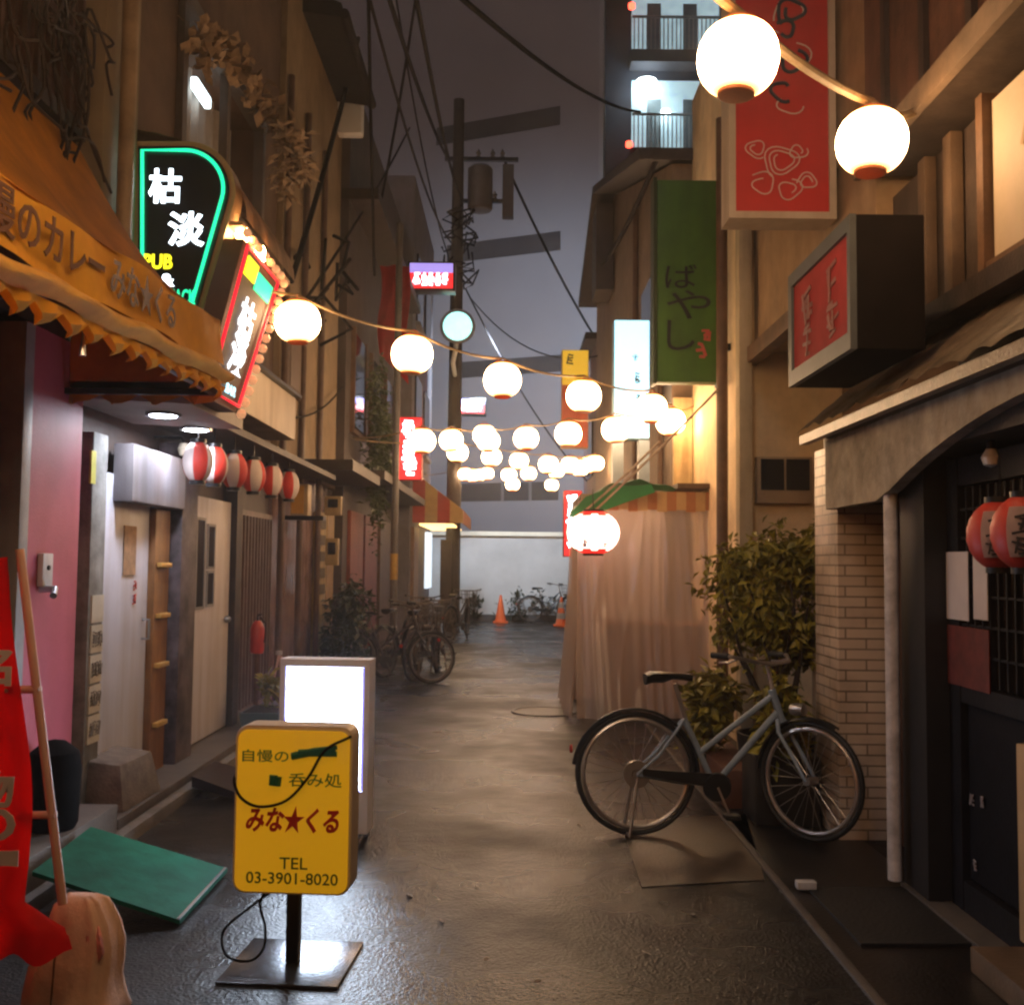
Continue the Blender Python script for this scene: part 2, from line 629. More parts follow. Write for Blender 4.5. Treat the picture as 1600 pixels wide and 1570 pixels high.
# ------------------------------------------------------------------ far end: wall, grey building, lit apartments
far = MB().box(-14, 14, 27, 27.25, 0, 2.22)
fw = thing('boundary_wall', 'pale white boundary wall closing the far end of the alley', 'wall', (0, 27, 0))
far.build('wall', white_wall, fw)
MB().box(-14, 14, 26.93, 27.3, 2.22, 2.33).build('coping', M('pale coping', (.75, .72, .62), .7, .1, 3, .1), fw)
MB().box(-14, 14, 26.7, 26.99, 0, .16).build('plinth', M('dark plinth', (.05, .045, .045), .7, .3, 3, .2), fw)
for i, (px, w, h, s) in enumerate([(745, .5, .8, 1), (800, .8, 1.0, 2), (850, .7, .9, 3), (890, .4, .8, 4)]):
    c = at(px, 960, 26.6)
    o = foliage((c.x, 26.6, h * .42), (w * .6, .15, h * .5), 170, .14, 40 + i, clumps=7, droop=-.5).build('weed', M_leaf('weed leaf', (.010, .016, .008), (.03, .045, .02)))
    tag(o, ['thin weeds at the far wall by the utility pole', 'low weeds at the far wall right of the orange cone',
            'dark weeds at the far wall behind the parked bicycle', 'weeds at the far wall behind the striped cone'][i], 'weed', 'weeds along the far wall')

bd = thing('tall_building', 'tall grey concrete building with dark window strips behind the far white wall', 'building', (0, 30, 0))
ga, gb = Vector((-9, 34.6, 0)), Vector((2.62, 29.6, 0))
mb = MB()
mb.hexa([ga, gb, gb + Vector((.2, 8, 0)), ga + Vector((0, 8, 0))], [p + Z * 26 for p in (ga, gb, gb + Vector((.2, 8, 0)), ga + Vector((0, 8, 0)))])
mb.build('wall', grey_wall, bd)
gd = (gb - ga).normalized()
gn = Vector((gd.y, -gd.x, 0))
grot = Matrix((gd, -gn, Z)).transposed()
for zc, hh, te, L in ((3.65, .55, 1.36, 3.6), (7.45, .50, 1.25, 3.4), (11.15, .58, 1.36, 3.8), (15.0, .58, 1.40, 4.2)):
    e = gb - gd * te
    mb = MB().obox(e - gd * L / 2 + gn * .004 + Z * zc, (L, .02, hh), grot)
    w_ = mb.build('window_strip', grey_dark, bd)
    for k in ((1, 2) if zc < 4 else ()):
        MB().obox(e - gd * L * k / 4 + gn * .012 + Z * zc, (.09, .03, hh + .02), grot).build('mullion', M('grey mullion', (.2, .2, .22), .6, .1, 4, 0), w_)
MB().obox(gb - gd * .06 + gn * .06 + Z * 13, (.14, .14, 26), grot).build('corner_trim', M('pale trim', (.36, .36, .40), .7, .1, 3, .05), bd)

ap = thing('apartment_block', 'tall apartment block with brightly lit balconies behind the right roofs', 'building', (5, 36, 0))
MB().box(2.9, 12, 36, 46, 0, 30).build('wall', M('dark blue wall', (.05, .055, .075), .8, .2, 1, .05), ap)
lit = E('balcony wall glow', (.62, .88, .98), .34, False, var=.5)  # the wall itself emits; lamplight on the balcony is put into its colour
for z0, z1 in ((16.2, 18.9), (19.75, 22.4)):
    b_ = MB().box(4.15, 9, 35.93, 35.99, z0, z1).build('balcony_wall', lit, ap)
    rl = MB()
    for k in range(26):
        rl.box(4.15 + k * .15, 4.19 + k * .15, 35.3, 35.34, z0, z0 + 1.15)
    rl.box(4.1, 9, 35.28, 35.36, z0 + 1.15, z0 + 1.22)
    rl.build('railing', M('balcony railing', (.35, .4, .42), .5, .2, 4, 0), b_)
    MB().box(4.05, 9, 35.2, 35.92, z0 - .5, z0 - .06).build('balcony_slab', M('balcony slab', (.04, .04, .05), .8, .2, 2, 0), b_)
    dr = MB()
    for k in range(3):
        dr.box(4.7 + k * 1.3, 5.2 + k * 1.3, 35.90, 35.925, z0 + .05, z0 + 2.0)
    dr.build('door', M('balcony door', (.2, .26, .28), .5, .2, 3, 0), b_)
lampw = E('cold fluorescent', (.85, .97, 1), 9, False)
for i, (px, py, w) in enumerate([(1010, 135, .9), (1040, 176, .35)]):
    c = at(px, py, 35.6)
    o = MB().lathe([(0, -.3 * w), (.4 * w, -.2 * w), (.5 * w, 0), (.4 * w, .2 * w), (0, .3 * w)], c, 20).build('balcony_lamp', lampw)
    tag(o, ['large cold white lamp on the lit apartment balcony', 'small cold lamp at the right of the lit apartment balcony'][i], 'lamp')
redl = E('red pilot lamp', (1, .08, .04), 4, False)
for i, (px, py) in enumerate([(987, 10), (983, 226)]):
    c = at(px, py, 35.2)
    o = MB().lathe([(0, -.14), (.12, -.08), (.12, .08), (0, .14)], c, 12).build('warning_lamp', redl)
    tag(o, ['small red lamp on the upper lit balcony', 'small red lamp at the foot of the lit balcony'][i], 'lamp')

# ------------------------------------------------------------------ LEFT: curry shop (y up to 5.5)
cs = thing('curry_shop', 'pink walled curry shop under the orange scalloped awning', 'building', (-2.3, 4.2, 0))
MB().box(-5, -3.3, -1, 5.4, 0, 7.5).build('body', dark_plaster, cs)
MB().box(-2.5, -2.3, 4.80, 5.44, .22, 2.62).build('wall', M('pink wall', (.42, .085, .13), .55, .12, 3, .12, streak=.15), cs)
MB().box(-2.45, -2.26, 4.70, 4.79, .22, 2.6).build('door_post', grey_paint, cs, bevel=.006)
MB().box(-3.29, -2.5, 4.80, 5.44, 0, 2.62).build('side_wall', M('maroon wall', (.10, .02, .03), .7, .2, 3, .1), cs)
MB().box(-3.28, -3.2, 1, 4.79, .22, 2.6).build('shopfront', M('shopfront wood', (.06, .018, .018), .5, .3, 4, .1, streak=.3), cs)
MB().box(-3.3, -2.05, 1.2, 5.46, .0, .22).build('step', concrete, cs, bevel=.012)
MB().box(-3.3, -2.31, -1, 5.46, 2.63, 2.75).build('ceiling', dark_wood, cs)
MB().box(-2.75, -2.42, -1, 5.46, 2.76, 7.5).build('upper_wall', M('reddish timber', (.10, .04, .025), .7, .35, 6, .3, streak=.4), cs)
o = MB().box(-2.41, -2.30, 3, 5.35, 3.72, 3.80)
bal = o.build('balcony', dark_wood, cs)
rl = MB()
for k in range(20):
    rl.box(-2.33, -2.305, 3.0 + k * .12, 3.03 + k * .12, 3.81, 4.62)
rl.box(-2.345, -2.29, 2.98, 5.36, 4.62, 4.68)
rl.box(-2.345, -2.29, 2.98, 5.36, 4.2, 4.23)
rl.build('railing', M('rust railing', (.06, .028, .018), .6, .4, 9, .2), bal)
p = onx(66, 890, -2.297)
it = MB().box(-2.297, -2.268, p.y - .055, p.y + .055, p.z - .08, p.z + .08).build('intercom', white_paint, cs, bevel=.006)
MB().cyl((-2.268, p.y, p.z + .01), (-2.26, p.y, p.z + .01), .012).build('button', black_metal, it)
p = onx(62, 920, -2.29)
MB().tube([p, p + Vector((.07, .01, 0)), p + Vector((.09, -.05, -.03))], .017, 10).build('tap', steel, cs)
# pale round bin and black tyre-like bag at the pink wall
c = Vector((-2.17, 4.95, .22))
o = MB().lathe([(0, 0), (.10, 0), (.115, .03), (.125, .28), (.11, .36), (.05, .41), (0, .42)], c, 20).build('rubbish_bin', M('black plastic', (.005, .0045, .005), .9, .3, 5, .1, spec=.05))
tag(o, 'rounded black bin standing at the foot of the pink wall', 'bin')

rn = random.Random(23)
mb = MB()
for k in range(26):
    c = onx(rn.uniform(5, 150), rn.uniform(-60, 120), -2.22)
    pts = [c]
    for j in range(6):
        pts.append(pts[-1] + Vector((rn.uniform(-.04, .05), rn.uniform(-.12, .14), rn.uniform(-.22, .06))))
    mb.tube(smooth_pts(pts, 3), .008, 5)
o = mb.build('dry_vine', M('dry vine', (.025, .014, .01), .8, .3, 6, 0))
tag(o, 'tangle of dark dry vines hanging over the rusty balcony at upper left', 'vine')
# awning
aw = thing('awning', 'orange fabric shop awning with scalloped valance and painted lettering', 'awning', (-1.9, 4, 2.3))
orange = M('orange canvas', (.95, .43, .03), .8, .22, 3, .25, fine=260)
orange2 = M('darker canvas', (.60, .235, .018), .85, .3, 2.2, .25, fine=260)  # darker orange for the canopy slope and the end pieces
YA, YB = 1.2, 5.27
def tl(y):
    return .045 * (y - 3.04)
def slope(u, v):
    y = YA + (YB - YA) * u
    x = -1.52 - .78 * v
    z = 2.63 + 1.03 * v - .19 * math.sin(PI * v) * (1 + .2 * math.sin(u * 17))
    return Vector((x, y, z + tl(y) * (1 - v)))
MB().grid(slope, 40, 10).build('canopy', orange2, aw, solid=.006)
def fasc(u, v):
    y = YA + (YB - YA) * u
    return Vector((-1.50 - .02 * v + .012 * math.sin(y * 9 + v * 2), y, tl(y) + 2.40 + .235 * v + .01 * math.sin(y * 5)))
MB().grid(fasc, 80, 4).build('fascia', orange, aw, solid=.006)
def roll(u, v):
    y = YA + (YB - YA) * u
    a = v * PI
    return Vector((-1.50 + .05 * math.sin(a) + .008 * math.sin(y * 14 + v * 5), y, tl(y) + 2.40 - .08 * v + .008 * math.sin(y * 8)))
MB().grid(roll, 80, 8).build('roll', M('pale canvas roll', (.95, .52, .12), .75, .2, 4, .2), aw, solid=.005)
def vala(fn_pt, n, amp, drop):
    mb = MB()
    steps = n * 8
    prev = None
    for i in range(steps + 1):
        u = i / steps
        k = abs(math.sin(PI * u * n))
        t, b = fn_pt(u, 0), fn_pt(u, drop + amp * k ** .6)
        m_ = (t + b) / 2 + Vector((.022 * math.sin(2 * PI * u * n * 1.03 + 1), 0, 0))
        cur = [mb.bm.verts.new(t), mb.bm.verts.new(m_), mb.bm.verts.new(b + Vector((.035 * math.sin(2 * PI * u * n + .6), .02 * math.sin(u * 60), 0)))]
        if prev:
            for j in range(2):
                mb.bm.faces.new((prev[j], cur[j], cur[j + 1], prev[j + 1]))
        prev = cur
    return mb
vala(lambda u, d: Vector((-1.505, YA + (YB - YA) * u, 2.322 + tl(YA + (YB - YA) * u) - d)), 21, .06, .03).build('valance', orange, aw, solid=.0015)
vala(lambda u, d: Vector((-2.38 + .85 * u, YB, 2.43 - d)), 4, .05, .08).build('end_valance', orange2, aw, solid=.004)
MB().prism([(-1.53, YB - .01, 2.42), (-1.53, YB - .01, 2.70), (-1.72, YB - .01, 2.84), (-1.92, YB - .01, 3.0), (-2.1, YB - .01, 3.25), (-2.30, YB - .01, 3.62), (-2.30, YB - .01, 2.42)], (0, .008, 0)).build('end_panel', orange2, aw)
ar = MB()
for y in (1.4, 3.3, 5.22):
    ar.bar((-2.3, y, 2.36), (-1.53, y, 2.36), .03)
ar.bar((-1.54, 1.3, 2.36), (-1.54, 5.24, 2.36), .03)
ar.build('frame', black_metal, aw)
brownink = M('brown ink', (.10, .035, .01), .8, .3, 6, 0)
greyink = M('faded blue ink', (.17, .13, .12), .8, .4, 9, 0)
text('自慢のカレー', (-1.488, 3.17, 2.525), Yv + Z * .045, Z, .98, .16, brownink, aw, bold=.012)
text('みな★くる', (-1.488, 4.08, 2.565), Yv + Z * .045, Z, .72, .16, greyink, aw, bold=.012)
hk = onx(130, 530, -1.55)
o = MB().tube([hk + Z * .09, hk, hk - Z * .06], [.006, .006, .014], 8).build('awning_hook', steel)
tag(o, 'small pale metal hook hanging under the orange awning edge', 'hook')

# ------------------------------------------------------------------ LEFT: pub building (y 5.5 .. 10.2)
pb = thing('pub_building', 'old brown plastered pub building with grey and white doors', 'building', (-2.4, 7.8, 0))
MB().box(-6, -3.0, 5.5, 10.2, 0, 7.0).build('body', dark_plaster, pb)
MB().box(-2.98, -2.42, 5.5, 10.18, 0, 2.4).build('lower_wall', M('dark shop wall', (.05, .032, .028), .6, .35, 4, .2, streak=.4), pb)
MB().box(-2.41, -2.06, 5.5, 10.15, .072, .13).build('threshold', concrete, pb, bevel=.01)
mb = MB()
mb.box(-2.98, -2.42, 5.5, 7.15, 2.5, 7.9)
mb.box(-2.98, -2.42, 9.45, 10.2, 2.5, 7.9)
mb.box(-2.98, -2.42, 7.15, 9.45, 2.5, 4.45)
mb.box(-2.98, -2.42, 7.15, 9.45, 5.55, 7.9)
mb.build('upper_wall', brown_plaster, pb)
wf = MB()
wf.box(-2.46, -2.37, 7.1, 7.2, 4.4, 5.6); wf.box(-2.46, -2.37, 9.4, 9.5, 4.4, 5.6); wf.box(-2.45, -2.38, 8.25, 8.33, 4.46, 5.52)
wf.box(-2.47, -2.36, 7.1, 9.5, 4.36, 4.46); wf.box(-2.47, -2.36, 7.1, 9.5, 5.52, 5.62)
win = wf.build('window', M('window frame', (.10, .075, .06), .5, .2, 5, .1), pb)
def curt(u, v):
    return Vector((-2.72 + .04 * math.sin(u * 70), 7.15 + 2.3 * u, 4.45 + 1.1 * v))
MB().grid(curt, 120, 2).build('curtain', M('pale curtain', (.34, .30, .27), .8, .15, 3, .1), win)
MB().box(-2.98, -2.9, 7.15, 9.45, 4.45, 5.55).build('backdrop', dark_plaster, win)
lp = onx(316, 146, -2.60)
o = MB().box(-2.64, -2.58, lp.y - .2, lp.y + .2, lp.z - .05, lp.z + .05).build('tube_lamp', E('cold tube', (.8, .95, 1), 2.2, False), bevel=.02)
tag(o, 'cold fluorescent tube glowing behind the upper left window', 'lamp')
MB().box(-2.415, -2.27, 5.5, 6.0, 2.75, 7.5).build('corner_pillar', tan_plaster, pb)
MB().cyl((-2.2, 5.66, 2.7), (-2.2, 5.66, 7.5), .045, n=14).build('downpipe', M('tan pipe', (.30, .20, .12), .5, .3, 5, .1, streak=.3), pb)
# doors
d1 = MB().box(-2.415, -2.335, 5.83, 6.60, .14, 2.0).build('door', M('bluish white door', (.58, .60, .70), .45, .08, 2, .06, streak=.15), pb, bevel=.006)
p = onx(203, 860, -2.33)
MB().box(-2.333, -2.328, p.y - .10, p.y + .10, p.z - .15, p.z + .15).build('notice', M('brown notice', (.38, .23, .13), .7, .3, 18, 0), d1)
p = onx(210, 925, -2.33)
strokes([((-2.331, p.y, p.z + .04), .05, .06), ((-2.331, p.y, p.z - .04), .05, .06)], Yv, Z, M('red ink', (.5, .04, .03), .7, .1, 5, 0), d1, 3)
MB().tube([(-2.335, 6.52, 1.0), (-2.29, 6.52, 1.0), (-2.29, 6.52, 1.12), (-2.335, 6.52, 1.12)], .009, 8).build('handle', steel, d1)
MB().box(-2.414, -2.30, 5.60, 5.80, .14, 2.2).build('door_post', M('grey weathered post', (.22, .22, .21), .7, .35, 7, .25, streak=.45), pb, bevel=.008)
nt = MB()
for k in range(5):
    z1 = 1.30 - k * .165
    nt.box(-2.30, -2.292, 5.63, 5.79, z1 - .15, z1)
nt = nt.build('price_notice', M('cream paper', (.55, .50, .40), .8, .1, 6, 0), pb)
cells = []
for k in range(1, 5):
    z1 = 1.30 - k * .165
    cells += [((-2.292, 5.66 + j * .034, z1 - .075), .03, .085) for j in range(4)]
strokes(cells, Yv, Z, M('grey ink', (.22, .19, .16), .8, .1, 5, 0), nt, 5, t=.09)
MB().box(-2.34, -2.22, 5.98, 6.95, 1.84, 2.18).build('shutter_box', M('pale sheet', (.26, .24, .26), .6, .15, 2, .1, streak=.25), pb, bevel=.01)
ps = MB().box(-2.414, -2.30, 6.62, 6.90, .13, 1.83).build('wood_post', M('orange wood post', (.28, .125, .04), .5, .25, 6, .2, streak=.35), pb, bevel=.006)
for z in (.42, .8, 1.12, 1.45):
    MB().box(-2.30, -2.265, 6.66, 6.86, z, z + .03).build('clasp', M('brass', (.75, .48, .14), .35, .1, 5, 0, metal=.6), ps, bevel=.005)
MB().box(-2.414, -2.24, 6.96, 7.30, .13, 2.3).build('pillar', M('peeling dark pillar', (.075, .055, .06), .6, .9, 5, .3), pb, bevel=.008)
d2 = MB().box(-2.415, -2.345, 7.38, 8.55, .14, 1.98).build('door', M('white door', (.64, .61, .65), .5, .08, 2, .06, streak=.18), pb, bevel=.006)
for y0, y1, z0, z1 in ((7.62, 7.80, 1.15, 1.80), (7.90, 8.06, 1.45, 1.76), (7.90, 8.06, 1.16, 1.40)):
    w_ = MB().box(-2.342, -2.338, y0, y1, z0, z1).build('door_window', glass_dark, d2)
    f_ = MB()
    f_.box(-2.344, -2.333, y0 - .02, y0, z0 - .02, z1 + .02); f_.box(-2.344, -2.333, y1, y1 + .02, z0 - .02, z1 + .02)
    f_.box(-2.344, -2.333, y0, y1, z0 - .02, z0); f_.box(-2.344, -2.333, y0, y1, z1, z1 + .02)
    f_.build('frame', grey_paint, w_)
MB().lathe([(0, 0), (.028, .01), (.03, .03), (.02, .05), (0, .055)], (-2.345, 8.42, 1.02), 12, 'X').build('handle', steel, d2)
MB().box(-2.414, -2.30, 8.57, 8.74, .13, 2.2).build('door_post', dark_wood, pb)
d3 = MB()
d3.box(-2.415, -2.37, 8.76, 10.12, .14, 1.95)
for k in range(12):
    d3.box(-2.37, -2.35, 8.80 + k * .112, 8.83 + k * .112, .2, 1.9)
d3.build('door', M('purple brown lattice', (.17, .115, .105), .5, .25, 5, .15, streak=.3), pb)
# eaves over the doors
MB().hexa([(-2.415, 6.5, 2.40), (-1.92, 6.5, 2.38), (-1.92, 11.1, 2.38), (-2.415, 11.1, 2.40)],
          [(-2.415, 6.5, 2.49), (-1.92, 6.5, 2.43), (-1.92, 11.1, 2.43), (-2.415, 11.1, 2.49)]).build('door_eave', dark_wood, pb)
MB().hexa([(-2.415, 5.42, 2.36), (-1.72, 5.42, 2.33), (-1.72, 6.48, 2.33), (-2.415, 6.48, 2.36)],
          [(-2.415, 5.42, 2.44), (-1.72, 5.42, 2.41), (-1.72, 6.48, 2.41), (-2.415, 6.48, 2.44)]).build('entrance_soffit', M('grey soffit', (.34, .30, .27), .6, .15, 3, .1), pb)
MB().box(-2.415, -1.90, 6.95, 8.9, 2.55, 2.92).build('fascia_box', M('blank cream board', (.50, .42, .33), .6, .1, 2, .08, streak=.25), pb, bevel=.01)
MB().box(-2.415, -1.86, 6.9, 8.95, 2.925, 2.95).build('fascia_cap', black_metal, pb)
MB().box(-2.41, -1.63, 6.02, 7.33, 3.50, 3.525).build('canopy_soffit', M('tan soffit boards', (.42, .26, .14), .7, .25, 5, .2), pb)
# curved canopy with bulbs over the pub entrance
def cano(u, v):
    a = v * PI * .5
    return Vector((-2.4 + .80 * math.sin(a), 6.0 + 1.35 * u, 3.53 + .55 * math.cos(a)))
MB().grid(cano, 30, 10).build('entrance_canopy', M('tan canopy', (.30, .19, .12), .7, .25, 4, .2, streak=.3), pb, solid=.012)
bulb = E('warm bulb', (1, .58, .22), 45)
for i, (px, py) in enumerate([(379, 368), (407, 399)]):
    c = at(px, py, (6.12, 6.5)[i])
    o = MB().lathe([(0, -.045), (.03, -.035), (.045, 0), (.03, .035), (.02, .06), (0, .062)], c, 16).build('light_bulb', bulb)
    tag(o, ['bare glowing bulb under the pub canopy, left of the pair', 'bare glowing bulb under the pub canopy, right of the pair'][i], 'bulb')
dl = E('white downlight', (.82, .87, 1), 150)
for i, (px, py) in enumerate([(255, 650), (306, 672)]):
    c = gnd(px, py, 2.325)
    t = thing('downlight', ['round white downlight in the grey soffit, nearer the pink wall', 'second white downlight in the grey soffit, nearer the red and white lanterns'][i], 'lamp', c)
    MB().lathe([(.075, 0), (.10, -.004), (.10, .012), (.075, .012)], (0, 0, 0), 24).build('rim', steel, t, world=False)
    MB().lathe([(0, -.002), (.074, -.002), (.074, .008), (0, .008)], (0, 0, 0), 24).build('lens', dl, t, world=False)

# pub signs
neon_g = E('green neon', (.01, .62, .27), 1.6, True)
neon_r = E('red neon', (1, .02, .04), .8, True)
neon_w = E('white neon', (.80, .92, 1), 4.5, True)
neon_y = E('yellow neon', (.95, .85, .02), 1.3, False)
signblack = M('sign black', (.006, .006, .008), .3, .2, 4, 0)
s1 = thing('pub_sign', 'black pub sign with green neon outline, tapering downward, projecting over the awning', 'sign', (-1.95, 6.0, 2.9))
out = [(208, 560), (208, 221), (270, 221)]
cen, rad = (298, 290), 70
out2 = []
def pubshape(inset):
    pts = [(208 + inset, 540), (208 + inset, 221 + inset)]
    for k in range(0, 13):
        a = -PI / 2 + (PI * .5 + .28) * k / 12
        pts.append((292 + (76 - inset) * math.cos(a), 297 + (76 - inset) * math.sin(a)))
    pts.append((318 - inset, 480)); pts.append((300 - inset, 540))
    return [at(x, y, 6.0) for x, y in pts]
MB().prism(pubshape(0), (0, .16, 0)).build('casing', M('tan sign casing', (.38, .24, .14), .45, .15, 4, .05), s1)
MB().prism([p - Yv * .012 for p in pubshape(9)], (0, .011, 0)).build('panel', signblack, s1)
MB().tube([p - Yv * .03 for p in pubshape(17)][:], .011, 8, closed=True).build('neon_outline', neon_g, s1)
def t_px(s_, px, py, w, h, Y, m, par, **k):
    return text(s_, at(px, py, Y), X, Z, w / F_PX * Y, h / F_PX * Y, m, par, **k)
t_px('枯', 258, 291, 52, 56, 5.985, neon_w, s1, bold=.02)
t_px('淡', 291, 358, 58, 56, 5.985, neon_w, s1, bold=.02)
t_px('PUB', 247, 409, 46, 24, 5.985, neon_y, s1, bold=.03)
t_px('&', 262, 438, 22, 20, 5.985, neon_w, s1, bold=.05)
t_px('SNACK', 280, 464, 52, 24, 5.985, neon_g, s1, bold=.02)

s2 = thing('bulb_sign', 'slanted pub sign with red neon border and white glowing characters ringed by small bulbs', 'sign', (-1.62, 6.1, 2.35))
BL, BR, TR, TL = Vector((-1.62, 5.30, 2.36)), Vector((-1.62, 5.93, 2.36)), Vector((-1.62, 6.92, 3.42)), Vector((-1.62, 6.02, 3.42))
MB().prism([BL, BR, TR, TL], (-.12, 0, 0)).build('casing', M('brown sign casing', (.10, .05, .025), .7, .2, 4, .05), s2)
def lp_(u, v, off=0.0):
    return BL.lerp(BR, u).lerp(TL.lerp(TR, u), v) + X * off
MB().tube([lp_(.05, .035, .02), lp_(.95, .035, .02), lp_(.95, .965, .02), lp_(.05, .965, .02)], .011, 8, closed=True).build('neon_outline', neon_r, s2)
upv = (TL - BL) / (TL - BL).length
text('枯\n淡', lp_(.52, .44, .012), Yv, upv, .33, .62, E('soft white neon', (.85, .93, 1), 1.7, True), s2, bold=.03)
MB().prism([lp_(.16, .80, .004), lp_(.44, .80, .004), lp_(.44, .93, .004), lp_(.16, .93, .004)], (.008, 0, 0)).build('yellow_panel', neon_y, s2)
MB().prism([lp_(.47, .77, .004), lp_(.90, .77, .004), lp_(.90, .90, .004), lp_(.47, .90, .004)], (.008, 0, 0)).build('green_panel', neon_g, s2)
text('BAR', lp_(.62, .10, .012), Yv, upv, .2, .07, E('cyan letters', (.35, .8, 1), 1.6, False), s2, bold=.03)
bulbs = []
smallb = E('small warm bulb', (1, .50, .24), .35, False)
edge = [lp_(1.10, k / 13, .05) for k in range(14)] + [lp_(k / 6, 1.04, .04) for k in range(7)]
b0 = None
for p in edge:
    q = p - Vector((.03, 0, 0))
    if b0 is None:
        b0 = MB().lathe([(0, -.03), (.02, -.022), (.03, 0), (.02, .022), (0, .03)], (0, 0, 0), 10).build('rim_bulb', smallb, s2, world=False)
        b = b0
    else:
        b = b0.copy(); col.objects.link(b); b.parent = s2
    b.location = q - s2.location

# red and white striped lanterns under the eave
redp = M('red lantern paper', (.60, .035, .02), .6, .1, 8, .05)
whitep = M('white lantern paper', (.72, .62, .60), .6, .08, 8, .05)
def oval(rx, rz, n=12, rib=.012):
    return [(rx * math.sin(PI * (.12 + .76 * k / n)) * (1 + rib * (k % 2)), -rz * math.cos(PI * (.12 + .76 * k / n))) for k in range(n + 1)]
st = thing('striped_lantern', '', 'lantern', (0, 0, 0), 'red and white striped lanterns under the left eave')
MB().lathe(oval(.092, .138, 16), (0, 0, 0), 24, sect=lambda k, i: (k // 4) % 2).build('shade', [redp, whitep], st, world=False)
for s in (-1, 1):
    MB().lathe([(.0, -.012), (.05, -.012), (.05, .012), (0, .012)], (0, 0, s * .132), 16).build('cap', black_metal, st, world=False)
MB().cyl((0, 0, .13), (0, 0, .28), .004, n=6).build('hanger', black_metal, st, world=False)
lab = ['red and white striped lantern nearest the camera, half hidden behind the next', 'second striped lantern from the camera, the largest looking of the row',
       'third striped lantern from the camera under the left eave', 'fourth striped lantern from the camera under the left eave',
       'fifth striped lantern from the camera under the left eave', 'farthest striped lantern of the row, beside the yellow box sign']
for i, y in enumerate((6.45, 6.80, 7.30, 7.85, 8.45, 9.1)):
    t = st if i == 0 else copy_tree(st)
    t.location = (-1.99, y, 2.12 + .01 * i)
    t.rotation_euler = (0, 0, .5 + i * .35)
    t['label'] = lab[i]

# small fittings on the pub front
p = onx(146, 730, -2.29)
o = MB().box(-2.30, -2.288, p.y - .03, p.y + .03, p.z - .09, p.z + .09).build('sticker', M('yellow sticker', (.45, .42, .05), .6, .2, 14, 0))
tag(o, 'yellow green sticker on the weathered grey door post', 'sticker')
t = thing('wall_lamp', 'small unlit pale wall lamp above the white shutter box', 'lamp', onx(288, 700, -2.2))
MB().lathe([(0, -.06), (.03, -.05), (.045, -.01), (.03, .03), (0, .035)], (0, 0, 0), 14).build('shade', M('pale lamp glass', (.55, .48, .36), .4, .1, 5, 0), t, world=False)
MB().tube([(0, 0, .03), (-.02, 0, .07), (-.2, 0, .07)], .012, 8).build('arm', black_metal, t, world=False)
# garland of dried flowers on the window
o = MB()
g = foliage((0, 0, 0), (1, 1, 1), 0, .1, 1)
rn = random.Random(4)
def garland(pts, n, spread, size, seed):
    rn = random.Random(seed)
    mb = MB()
    for i in range(n):
        t = rn.random() * (len(pts) - 1)
        k = int(t)
        p = Vector(pts[k]).lerp(Vector(pts[k + 1]), t - k) + Vector((rn.gauss(0, spread * .5), rn.gauss(0, spread), rn.gauss(0, spread)))
        d = Vector((rn.gauss(0, 1), rn.gauss(0, 1), rn.gauss(0, 1))).normalized()
        s_ = d.orthogonal().normalized()
        L = size * rn.uniform(.6, 1.3)
        mb.face([p, p + d * L * .5 + s_ * L * .35, p + d * L, p + d * L * .5 - s_ * L * .35])
    return mb
pts = [onx(302, 55, -2.3), onx(345, 80, -2.28), onx(392, 130, -2.28), onx(428, 190, -2.28)]
o = garland(pts, 330, .07, .11, 5).build('flower_garland', M('dried flowers', (.26, .17, .10), .8, .4, 9, 0))
tag(o, 'long garland of brown dried flowers along the upper left window', 'garland')
c = onx(455, 250, -2.1)
o = foliage(c, (.16, .3, .38), 330, .12, 6).build('flower_bunch', M('dried flower bunch', (.34, .24, .16), .8, .4, 9, 0))
tag(o, 'hanging bunch of pale dried flowers at the end of the garland', 'flowers')

# ------------------------------------------------------------------ LEFT: tan house (10.2 .. 13.6)
th = thing('tan_house', 'tan plastered house behind the first warm lanterns on the left', 'building', (-2.35, 11.9, 0))
mb = MB()
MB().box(-6, -2.36, 10.22, 13.6, 2.46, 7.9).build('upper_wall', tan_plaster, th)
MB().box(-6, -2.40, 10.22, 13.6, 0, 2.45).build('lower_wall', M('mauve shutter', (.25, .17, .18), .25, .3, 2, .08, streak=.35), th)
tar = M('tarred timber', (.012, .009, .011), .8, .3, 5, .2, spec=.1)
MB().hexa([(-2.355, 10.9, 7.52), (-1.93, 10.9, 7.46), (-1.93, 13.1, 7.46), (-2.355, 13.1, 7.52)], [(-2.355, 10.9, 7.8), (-1.93, 10.9, 7.62), (-1.93, 13.1, 7.62), (-2.355, 13.1, 7.8)]).build('roof_eave', tar, th)
MB().tube([(-1.90, 10.9, 7.5), (-1.90, 13.15, 7.5)], .06, 10).build('gutter', tar, th)
fr = MB().box(-2.41, -2.33, 10.5, 11.15, 3.25, 3.95).build('window', tan_wood, th)
MB().box(-2.328, -2.322, 10.58, 11.07, 3.33, 3.87).build('pane', M('brown blind', (.14, .09, .06), .5, .2, 9, .1), fr)
for y in (10.3, 11.2, 12.25):
    MB().cyl((-2.32, y, .1), (-2.32, y, 6.5), .035, n=10).build('drainpipe', M('brown pipe', (.10, .06, .045), .5, .3, 6, .1), th)
MB().box(-2.40, -1.75, 11.2, 13.5, 2.50, 2.62).build('eave', dark_wood, th)
for y0, y1, c_ in ((12.35, 12.9, (.36, .25, .08)), (12.95, 13.45, (.30, .19, .07))):
    MB().box(-2.395, -2.33, y0, y1, .2, 2.1).build('door', M('ochre door %d' % int(y0 * 10), c_, .5, .3, 6, .1, streak=.4), th)
pk = MB()
